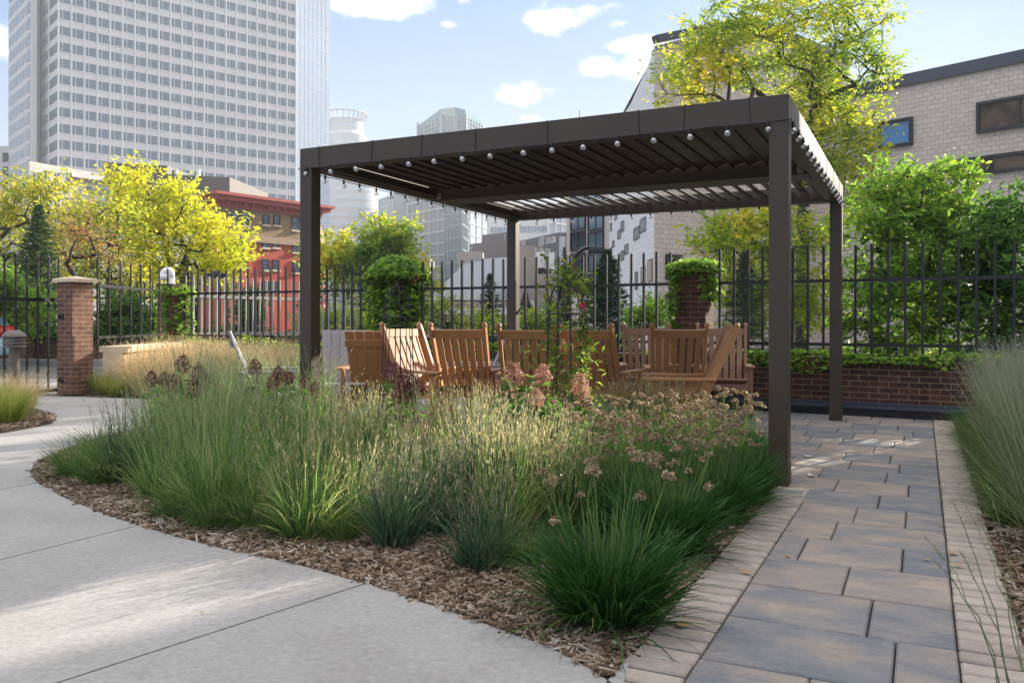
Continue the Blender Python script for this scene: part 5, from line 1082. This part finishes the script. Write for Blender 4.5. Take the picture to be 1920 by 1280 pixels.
# red brick building with cornice
v0, v1 = P2(414, 62), P2(596, 69); vl0 = P2(372, 65.5); redb = mat('painted red brick', (.44, .065, .035), .8, .1, .4); tanb = mat('brown yellow brick', (.30, .20, .10), .85, .1, .8); cor = mat('red painted cornice', (.40, .06, .045), .6, .08)
zc = ZA(363, 62); zbelt = ZA(434, 62); zt_ = ZA(388, 62)
b, c0 = bldg('red brick apartment house with brown top storey and bracketed red cornice', [vl0, v0, v1, P2(612, 95), P2(392, 95)], zbelt-.6, redb)
def ringp(off): return None
p = MB(); p.prism([(q[0]-c0[0], q[1]-c0[1]) for q in (vl0, v0, v1, P2(612, 95), P2(392, 95))][::-1], zbelt-.598, zc-.9); p.build('top_storey', tanb, b)
def band(nm, mt, z0, z1, t, ends=0.0):
    p = MB()
    for (q0, q1) in ((v0, v1), (vl0, v0)):
        r0 = (q0[0]-c0[0], q0[1]-c0[1]); r1 = (q1[0]-c0[0], q1[1]-c0[1]); a, n, ln = facade_frame(r0, r1); strip(p, r0, a, n, -t if q0 is v0 else 0, ln+(t if q0 is v0 else -.0), z0, z1, -.2 if 0 else .003, t)
    return p.build(nm, mt, b)
band('belt_course', mat('tan belt stone', (.38, .25, .17), .8), zbelt-.62, zbelt-.1, .18); band('frieze', cor, zt_+.0, zc-.55, .22); band('cornice', cor, zc-.55, zc-.22, .75); band('cornice_lip', cor, zc-.22, zc, 1.0)
p = MB()
for (q0, q1) in ((v0, v1), (vl0, v0)):
    r0 = (q0[0]-c0[0], q0[1]-c0[1]); r1 = (q1[0]-c0[0], q1[1]-c0[1]); a, n, ln = facade_frame(r0, r1); s_ = .2
    while s_ < ln: (lambda q_: (strip(q_, r0, a, n, s_, s_+.2, zc-.80, zc-.551, .221, .5), q_.build('bracket', cor, b)))(MB()); s_ += .72

p = MB(); p.prism([(q[0]-c0[0], q[1]-c0[1]) for q in (P2(375, 65.8), P2(415, 62.3), P2(594, 69.2), P2(611, 94), P2(393, 94))][::-1], zc-.9, zc-.24); p.build('roof', M['frame_dark'], b)
def rwin(px0, px1, y0, y1, f=(v0, v1)): win(b, c0, f[0], f[1], SX(px0, *f), SX(px1, *f), ZX(y1, px0, *f), ZX(y0, px0, *f), M['frame_dark'], M['glass_blue'], .07, 0, .12, sill=.14, trans=1)
for (x0, x1) in ((434, 446), (452, 464)): rwin(x0, x1, 399, 421)
for (x0, x1, y0, y1) in ((493, 502, 405, 420), (513, 522, 406, 421), (547, 559, 409, 430), (492, 502, 446, 463), (512, 521, 446, 463), (549, 560, 450, 472), (439, 463, 443, 462), (492, 501, 488, 505), (512, 521, 489, 505), (549, 560, 491, 510), (493, 502, 530, 546), (512, 521, 530, 546), (438, 462, 480, 500)): rwin(x0, x1, y0, y1)
rwin(391, 397, 402, 420, (vl0, v0))
# round white tower with crown
cx_, cy_ = P2(655, 420); k = 420/F; wt = wmat('white tower stone', (.40, .415, .45)); b = empty('round_tower', (cx_, cy_, 0), 0, 'white cylindrical tower topped by a ring of fins left of the pergola', 'skyscraper')
z1 = ZA(300, 420); z2 = ZA(228, 420); gl = mat('pale blue tower glass', (.42, .47, .54), .2, .06, .05)
p = MB(); p.lathe([(0, 0), (52*k, 0), (52*k, z1-.01), (0, z1)], 48); p.build('shaft', wt, b)
p = MB(); p.lathe([(0, z1), (40*k, z1), (40*k, ZA(258, 420)), (33*k, ZA(250, 420)), (33*k, z2), (0, z2)], 40, (-8*k, 0)); p.build('upper_drum', wt, b)
for z in np.arange(10, z1-3, 4.2): p = MB(); p.lathe([(52*k+.02, z), (52*k+.15, z), (52*k+.15, z+1.9), (52*k+.02, z+1.9)], 48); p.build('window_band', gl, b)
for z in np.arange(z1+2, z2-2, 4.4): p = MB(); rr = 40*k if z < ZA(262, 420) else 33*k; p.lathe([(rr+.02, z), (rr+.12, z), (rr+.12, z+1.2), (rr+.02, z+1.2)], 40, (-8*k, 0)); p.build('window_band', gl, b)
p = MB()
for i in range(26):
    a_ = i*2*math.pi/26; c_, s_ = math.cos(a_), math.sin(a_); p.bar((-8*k+c_*32*k, s_*32*k, z2-1), (-8*k+c_*40*k, s_*40*k, z2+3.2), .4, .8)
p.build('crown_fins', wt, b); p = MB(); p.tube([(-8*k+math.cos(a_)*41*k, math.sin(a_)*41*k, z2+3.2) for a_ in np.linspace(0, 2*math.pi, 41)], .45, 5); p.build('crown_ring', wt, b)
# slab towers with curtain walls
def curtain(label, pts, ztop, glass, line, bay, flr, name='glass_tower', faces=None, lw=.25, zbase=0, cat='skyscraper'):
    e, c_ = bldg(label, pts, ztop, glass, name, cat=cat); m = len(pts)
    for i in (faces or range(m-2)):
        p0 = (pts[i][0]-c_[0], pts[i][1]-c_[1]); p1 = (pts[i+1][0]-c_[0], pts[i+1][1]-c_[1]); a, n, ln = facade_frame(p0, p1); p = MB(); zt = min(ztop) if hasattr(ztop, '__len__') else ztop
        k = max(1, round(ln/bay))
        for j in range(k+1): strip(p, p0, a, n, ln*j/k-lw/2, ln*j/k+lw/2, zbase, zt-.01, .02, .25)
        z = zbase+flr
        while z < zt: strip(p, p0, a, n, 0, ln, z-lw*.8, z+lw*.8, .02, .2); z += flr
        p.build('mullions', line, e)
    return e, c_
gA = mat('slate blue glass', (.20, .25, .31), .15, .12, .03, spec=.8); gB_ = mat('pale green blue glass', (.12, .20, .235), .12, .15, .03, spec=.8); gC = mat('silver glass', (.32, .37, .42), .15, .08, .03); gD = mat('grey tower cladding', (.17, .19, .225), .5, .08, .05); lnm = wmat('thin pale mullions', (.50, .52, .55)); lnd = wmat('thin grey mullions', (.22, .26, .29))
curtain('pale slab building between the round tower and the glass tower', [P2(710, 380), P2(742, 360), P2(760, 400), P2(712, 420)], ZA(368, 370), gA, lnm, 4, 4, 'slab_tower')
curtain('narrow textured tower just left of the glass tower', [P2(740, 340), P2(768, 330), P2(775, 380), P2(742, 380)], ZA(325, 335), gC, lnd, 1.8, 3, 'slab_tower')
# crowned glass tower: faceted shaft and a stepped angular crown
ct, c_ = curtain('faceted glass tower with an angular two step crown above the pergola beam', [P2(765, 300), P2(806, 286), P2(838, 278), P2(866, 282), P2(908, 300), P2(925, 330), P2(770, 340)], ZA(272, 290), gD, lnm, 4.5, 3.9, 'crowned_glass_tower', faces=range(5))
p = MB(); cr_ = [P2(783, 300), P2(826, 288), P2(852, 286), P2(872, 288), P2(903, 300), P2(900, 325), P2(790, 325)]
p.prism([(q[0]-c_[0], q[1]-c_[1]) for q in cr_][::-1], ZA(272, 290), [ZA(t_, 290) for t_ in (224, 207, 207, 209, 217, 217, 224)][::-1]); crn = p.build('crown', gB_, ct)
for i in range(4):
    p0 = (cr_[i][0]-c_[0], cr_[i][1]-c_[1]); p1 = (cr_[i+1][0]-c_[0], cr_[i+1][1]-c_[1]); a, n, ln = facade_frame(p0, p1); p = MB()
    for j in range(7): strip(p, p0, a, n, ln*j/6-.1, ln*j/6+.1, ZA(262, 290), ZA(222, 290), .02, .3)
    for j in range(5): strip(p, p0, a, n, 0, ln, ZA(262-j*8, 290), ZA(262-j*8, 290)+.25, .02, .25)
    strip(p, p0, a, n, -.2, .9, ZA(270, 290), ZA(219, 290), .03, .5); p.build('mullions', lnd, crn)
p = MB(); a0 = P2(823, 275); p.box(a0[0]-c_[0], a0[0]-c_[0]+6.5, a0[1]-c_[1]+5, a0[1]-c_[1]+8, 0, 40)
curtain('tall blue green glass shaft standing right of the grey faceted tower', [P2(835, 262), P2(866, 252), P2(880, 270), P2(840, 280)], ZA(352, 257), gB_, lnd, 2.2, 3.8, 'glass_tower')
curtain('silver finned glass tower behind the dark apartment block', [P2(868, 262), P2(925, 290), P2(935, 330), P2(870, 320)], ZA(380, 280), gC, lnd, 5.5, 3.6, 'glass_tower', lw=.3)
b, c0 = bldg('white office block with one ribbon of windows behind the dark apartments', [P2(915, 230), P2(1033, 226), P2(1040, 260), P2(915, 260)], ZA(392, 228), wmat('white spandrels', (.66, .65, .63)))
v0, v1 = P2(915, 230), P2(1033, 226)
for k in range(9): win(b, c0, v0, v1, SX(920+k*12.3, v0, v1), SX(931+k*12.3, v0, v1), ZX(436, 970, v0, v1), ZX(425, 970, v0, v1), wmat('white trim', (.6, .6, .6)) if k == 0 else bpy.data.materials['white trim'], gA, .18, 2)
curtain('pale blue glass block left of the beige building', [P2(1026, 215), P2(1066, 222), P2(1075, 250), P2(1030, 250)], ZA(400, 215), gC, lnm, 3, 3.8, 'glass_block', cat='building')
# dark apartments
dk = wmat('dark brown grey brick', (.115, .10, .105)); dk2 = wmat('charcoal cladding', (.085, .095, .11))
v0, v1 = P2(880, 150), P2(952, 142); b, c0 = bldg('dark brown grey apartment block left of the far left post', [v0, P2(903, 147), P2(904, 146.5), v1, P2(975, 170), P2(885, 175)], [ZA(458, 150), ZA(458, 150), ZA(440, 146), ZA(440, 146), ZA(440, 146), ZA(458, 150)], dk, 'apartment_block')
for (px, py, w_, h_) in ((884, 464, 5, 10), (903, 462, 4, 9), (912, 462, 5, 9), (940, 458, 5, 12), (941, 441, 5, 8)): win(b, c0, v0, v1, SX(px, v0, v1), SX(px+w_, v0, v1), ZX(py+h_, px, v0, v1), ZX(py, px, v0, v1), M['sash'], gC, .10, 0)
v0, v1 = P2(960, 140), P2(1044, 124); b, c0 = bldg('charcoal apartment block with white lower bays right of the far left post', [P2(950, 146), v0, v1, P2(1062, 124), P2(1075, 150), P2(960, 160)], ZA(436, 124), dk2, 'apartment_block')
wb = wmat('white panels', (.62, .62, .62))
for (a0, a1) in ((1004, 1023), (1033, 1041)):
    p = MB(); r0 = (v0[0]-c0[0], v0[1]-c0[1]); r1 = (v1[0]-c0[0], v1[1]-c0[1]); a, n, ln = facade_frame(r0, r1); strip(p, r0, a, n, SX(a0, v0, v1), SX(a1, v0, v1), 0, ZX(474, a0, v0, v1), .02, .3); p.build('white_bay', wb, b)
for (px, py, w_, h_) in ((981, 451, 4, 12), (1015, 447, 5, 14), (1028, 447, 4, 9), (1037, 446, 5, 9), (1004, 466, 4, 10), (1008, 484, 4, 16), (1018, 484, 3, 16), (1027, 468, 5, 12), (1028, 486, 5, 16), (1016, 466, 3, 9)): win(b, c0, v0, v1, SX(px, v0, v1), SX(px+w_, v0, v1), ZX(py+h_, px, v0, v1), ZX(py, px, v0, v1), M['sash'], gA, .10, 1, proud=.42)
v2 = P2(1062, 124)
for py in (445, 460, 475, 490): win(b, c0, v1, v2, SX(1050, v1, v2), SX(1058, v1, v2), ZA(py+11, 124), ZA(py, 124), M['sash'], gC, .12, 1)
# concrete hall with one huge sloping roof
bg_ = wmat('beige concrete hall', (.34, .31, .28), var=.08, scale=.6); rf = wmat('blue grey sheet roof', (.15, .17, .205)); hx0 = P2(640, 85)
b, c0 = bldg('beige concrete hall with a great sloping grey roof behind the fence', [P2(790, 80), P2(1120, 80), P2(1120, 100), P2(790, 100)], ZA(565, 80), bg_, 'concrete_hall')
p = MB(); pr = [(800, 563), (866, 470), (1000, 458), (1046, 563)]; pts = [(P2(x_, 79.9)[0]-c0[0], P2(x_, 79.9)[1]-c0[1]+(563-y_)*.13, ZA(y_, 80)) for x_, y_ in pr]
bk = [(q[0], 20, q[2]) for q in pts]; p.poly(pts); p.poly(bk[::-1])
for i in range(4): j = (i+1) % 4; p.poly([pts[j], pts[i], bk[i], bk[j]])
p.build('sloping_roof', rf, b)
def slabx(nm, x0, x1, y0, y1, Y, dY, mt, par=b, cc=c0): p = MB(); a0 = P2(x0, Y); a1 = P2(x1, Y); p.box(a0[0]-cc[0], a1[0]-cc[0], Y-cc[1], Y-cc[1]+dY, ZA(y1, Y), ZA(y0, Y)); return p.build(nm, mt, par)
slabx('tower_wall', 857, 905, 472, 570, 92, 3, bg_); slabx('end_wall', 770, 806, 485, 620, 84, 5, bg_); slabx('high_wall', 968, 1003, 460, 606, 78, 6, bg_); slabx('side_wall', 1003, 1078, 510, 606, 77, 8, bg_)
slabx('canopy', 806, 960, 578, 590, 72, 6, wb); 
p = MB(); q0 = [P2(992, 74), P2(1020, 74)]; s_ = (q0[0][0]-c0[0], q0[1][0]-c0[0], 74-c0[1]); p.v += [(s_[0], s_[2], ZA(562, 74)), (s_[0]+.25, s_[2], ZA(562, 74)), (s_[1]+.2, s_[2], ZA(604, 74)), (s_[1]-.1, s_[2], ZA(604, 74)), (s_[0], s_[2]-.4, ZA(562, 74)), (s_[0]+.25, s_[2]-.4, ZA(562, 74)), (s_[1]+.2, s_[2]-.4, ZA(604, 74)), (s_[1]-.1, s_[2]-.4, ZA(604, 74))]; p.f += [(4, 7, 6, 5), (0, 1, 2, 3), (0, 4, 5, 1), (1, 5, 6, 2), (2, 6, 7, 3), (3, 7, 4, 0)]; p.mi += [0]*6; p.build('sloped_coping', wb, b)
slabx('blue_skylight', 1006, 1026, 572, 593, 73, 2, gB_)
# beige building with large windows
v0, v1 = P2(1062, 62), P2(1142, 58); bei = wmat('pale beige panels', (.56, .50, .46))
b, c0 = bldg('beige building with large square windows behind the street lamp', [v0, v1, P2(1160, 80), P2(1066, 80)], ZA(330, 62), bei)
for (y0, y1) in ((335, 372), (372+12, 430), (440, 468)): pass
for (x0, x1) in ((1072, 1097), (1105, 1131)):
    for (y0, y1) in ((345, 386 if 0 else 388), (0, 0), (438, 469), (478, 508), (516, 545), (398, 431)):
        if y0: win(b, c0, v0, v1, SX(x0, v0, v1), SX(x1, v0, v1), ZX(y1, x0, v0, v1), ZX(y0, x0, v0, v1), M['frame_dark'], M['glass_blue'] if y0 < 430 or x0 > 1100 else M['glass_dark'], .10, 1, .12)
# white angular building: long receding face and block-faced gable wall
blk = brickmat('pinkish grey split face block', (.68, .60, .54), (.58, .515, .465), (.42, .375, .34), bw=.31, rh=.18, ms=.024, bump=.5, var=.10)
blkw = brickmat('white block', (.80, .80, .81), (.74, .74, .75), (.58, .58, .59), bw=.40, rh=.20, ms=.02, bump=.3, var=.06)
e0 = P2(1226, 31); dv_ = Vector((890-960, F)).normalized(); far = (e0[0]+dv_.x*10.3, e0[1]+dv_.y*10.3); e1p = P2(1590, 37)
ang = empty('angular_building', (e0[0], e0[1], 0), 0, 'angular building with white receding side and pinkish block wall behind the pergola', 'building'); zk = ZA(86, 31)
p = MB(); fx, fy = far[0]-e0[0], far[1]-e0[1]; n0 = 0
pts_t = [(0, 0, zk), (fx*.10, fy*.10, zk*.97), (fx*.45, fy*.45, zk*.92), (fx, fy, zk*.9)]; pts_b = [(q[0], q[1], -.05) for q in pts_t]
for i in range(3): p.poly([pts_b[i+1], pts_b[i], pts_t[i], pts_t[i+1]])
p.build('white_side', blkw, ang)
gx, gy = e1p[0]-e0[0], e1p[1]-e0[1]; p = MB(); top = [(0, 0, zk), (gx*.42, gy*.42, ZA(42, 33.4)), (gx, gy, ZA(120, 37))]; p.poly([(0, 0, -.05), (gx, gy, -.05)]+top[::-1]); p.build('block_wall', blk, ang)
p = MB(); p.poly([(0.02, .03, zk-.02), (gx*.42, gy*.42+.03, ZA(42, 33.4)-.02), (gx, gy+.03, ZA(120, 37)-.02), (gx, gy+30, ZA(120, 37)-.02), (fx, fy, zk*.9-.02), (fx*.1, fy*.1, zk*.97-.02)]); p.poly([(gx, gy, -.05), (gx, gy+30, -.05), (gx, gy+30, ZA(120, 37)), (gx, gy, ZA(120, 37))]); p.build('roof', M['frame_dark'], ang)
p = MB()
for i in range(2): p.bar(Vector(top[i])+Vector((0, -.1, .2)), Vector(top[i+1])+Vector((0, -.1, .08)), .3, .28)
p.build('roof_trim', M['ledge'], ang)
def awin(px0, y0a, y1a, px1, nm='window'):     # window on the white side: columns px0..px1, rows given at px1 (right edge)
    pa, pb = e0, far; sa, sb = SX(px1, pa, pb), SX(px0, pa, pb); z0_, z1_ = ZX(y1a, px1, pa, pb), ZX(y0a, px1, pa, pb)
    r0 = (far[0]-e0[0], far[1]-e0[1]); a, n, ln = facade_frame(r0, (0, 0)); q = MB(); s0, s1 = ln-sb, ln-sa
    strip(q, r0, a, n, s0, s1, z0_, z1_, .003, .012, 1)
    for (a0, a1, b0, b1) in ((s0-.03, s0, z0_-.04, z1_+.04), (s1, s1+.03, z0_-.04, z1_+.04), (s0, s1, z0_-.04, z0_), (s0, s1, z1_, z1_+.04)): strip(q, r0, a, n, a0, a1, b0, b1, .003, .02)
    q.build(nm, [M['frame_dark'], M['glass_dark']], ang)
for (x0, x1, y0, y1) in ((1188, 1199, 424, 444), (1200, 1211, 407, 430), (1158, 1164, 430, 444), (1164, 1170, 414, 430), (1164, 1170, 470, 485), (1171, 1178, 457, 473), (1144, 1147, 418, 430), (1144, 1147, 464, 471), (1148, 1152, 451, 461), (1148, 1152, 497, 505), (1153, 1157, 487, 497), (1152, 1157, 400, 408)): awin(x0, y0, y1, x1)
for (x0, x1, y0, y1) in ((1215, 1224, 486, 525), (1202, 1211, 500, 530), (1191, 1196, 510, 540), (1182, 1186, 520, 545), (1214, 1222, 560, 575)): awin(x0, y0, y1, x1, 'lower_window')
for (x0, x1, y0, y1) in ((1250, 1275, 480, 520), (1249, 1275, 555, 573)): win(ang, e0, e0, e1p, SX(x0, e0, e1p), SX(x1, e0, e1p), ZX(y1, x0, e0, e1p), ZX(y0, x0, e0, e1p), M['frame_dark'], M['glass_dark'], .08, 1)
# right hand building
w0, w1 = P2(1560, 30), P2(2560, 15.2); zr = ZA(172, 28.4)
b0_, b1_ = w0, w1
# plane through the observed roofline: at px 1640 y 168, px 1920 y 112
Ya = 35.0; za = ZA(170, Ya); Yb_ = Ya*(602-170)/(602-113); w0 = P2(1640, Ya); wv_ = Vector((P2(1920, Yb_)[0]-w0[0], Yb_-w0[1])); w1 = (w0[0]+wv_.x*1.36, w0[1]+wv_.y*1.36); wl0 = (w0[0]-wv_.x*.35, w0[1]-wv_.y*.35)
rb_, rc = bldg('large block faced building with dark framed windows at the right', [wl0, w1, (w1[0]+8, w1[1]+20), (wl0[0]+9, wl0[1]+22)], za, blk)
p = MB(); r0 = (0, 0); r1 = (w1[0]-rc[0], w1[1]-rc[1]); a, n, ln = facade_frame(r0, r1); strip(p, r0, a, n, -.1, ln, za-.05, za+.42, -.3, .14); p.build('roof_trim', M['ledge'], rb_)
def bw_(x0, x1, ytl, ybl, mull=0, glass=None): f = (wl0, w1); win(rb_, rc, f[0], f[1], SX(x0, *f), SX(x1, *f), ZX(ybl, x0, *f), ZX(ytl, x0, *f), M['frame_dark'], glass or M['glass_dark'], .12, mull, .16)
skyg = mat('sky blue window', (.06, .22, .45), .1, .05, .3, spec=.9)
brown_g = mat('glass with painted brown reflections', (.10, .07, .05), .25, .75, 1.6, spec=.25)  # mottled brown reflections put into the glass colour
bw_(1652, 1706, 234, 274, 0, skyg); bw_(1838, 1990, 197, 243, 1, brown_g); bw_(1795, 1856, 304, 322, 0, brown_g); bw_(1862, 1990, 295, 318, 0, brown_g)
# unseen tall block, added right of the frame to shade the walk
qx, qy = 17.13, 19.97
nb = [(qx, qy), (qx+22, qy-20.5), (qx+34, qy-6), (qx+12*1.2, qy+11.2*1.2-.6)]
tb, tc_ = bldg('unseen tall block added beyond the right edge of the view to shade the walk', nb, 26, blk)
for zz in np.arange(3, 24, 3.6):
    for s_ in np.arange(2, 27, 4.2): win(tb, tc_, nb[0], nb[1], s_, s_+2.2, zz, zz+1.7, M['frame_dark'], M['glass_dark'], .1, 1)
# road beyond
g = MB(); g.box(-120, 120, 44, 54, -.058, -.052); tag(g.build('street', M['asphalt']), kind='structure')

# fallen leaves and twigs on the paving
fl_ = mat('dry fallen leaf', (.33, .20, .09), .7, .3, 40); fp_ = mat('pale fallen leaf', (.55, .50, .40), .7, .2, 40)
for i, (px, py, sz, mt_, lab) in enumerate(((1516, 856, .07, fp_, 'pale curled leaf on the pavers behind the near post'), (1522, 893, .08, fp_, 'long pale husk lying on the pavers beside the near post'), (1516, 878, .03, fl_, 'tiny red brown leaf on the sunlit pavers by the near post'), (1787, 1038, .05, fl_, 'brown leaf on the right paver border'), (1798, 1062, .045, fl_, 'curled brown twig lower on the right paver border'),
        (1478, 1043, .03, fl_, 'dark crumb of leaf on the middle of the walk'), (1738, 1050, .03, fl_, 'small dark leaf on the walk near the right border'), (1400, 1075, .05, fl_, 'wilted leaf on the left paver border'), (380, 1152, .02, fl_, 'tiny clump of moss in the concrete joint'), (1280, 1175, .06, fl_, 'dry blade tip on the left border beside the first allium'), (1765, 985, .03, fl_, 'brown seed husk near the right border joint'))):
    x, y = G(px, py); p = MB(); a = rnd.uniform(0, 6.28); c_, s_ = math.cos(a), math.sin(a); n_ = 5
    for k in range(n_):
        u0, u1 = k/n_-.5, (k+1)/n_-.5; w0_, w1_ = .32*sz*math.cos(u0*3.0), .32*sz*math.cos(u1*3.0); z0_, z1_ = .006+.25*sz*u0*u0*3, .006+.25*sz*u1*u1*3
        q = [(u0*sz, -w0_, z0_+.2*w0_), (u1*sz, -w1_, z1_+.2*w1_), (u1*sz, w1_, z1_+.3*w1_), (u0*sz, w0_, z0_+.3*w0_)]; p.quad(*[(v[0]*c_-v[1]*s_, v[0]*s_+v[1]*c_, v[2]) for v in q])
    o = p.build('fallen_leaf', mt_, None, uv=False); o.location = (x, y, 0); tag(o, lab, 'fallen leaf', 'fallen leaves on the paving')
# ---- city haze: one closed box of thin even air round everything ----
hm = bpy.data.materials.new('thin city haze'); hm.use_nodes = True; t = hm.node_tree
for n_ in list(t.nodes):
    if n_.type != 'OUTPUT_MATERIAL': t.nodes.remove(n_)
pvn = t.nodes.new('ShaderNodeVolumePrincipled'); pvn.inputs['Color'].default_value = (.86, .92, 1, 1); pvn.inputs['Density'].default_value = .00065; pvn.inputs['Anisotropy'].default_value = .2
t.links.new(pvn.outputs[0], t.nodes['Material Output'].inputs['Volume'])
g = MB(); g.box(-1510, 1510, -70, 2510, -1.1, 132); tag(g.build('haze', hm, uv=False), kind='stuff')
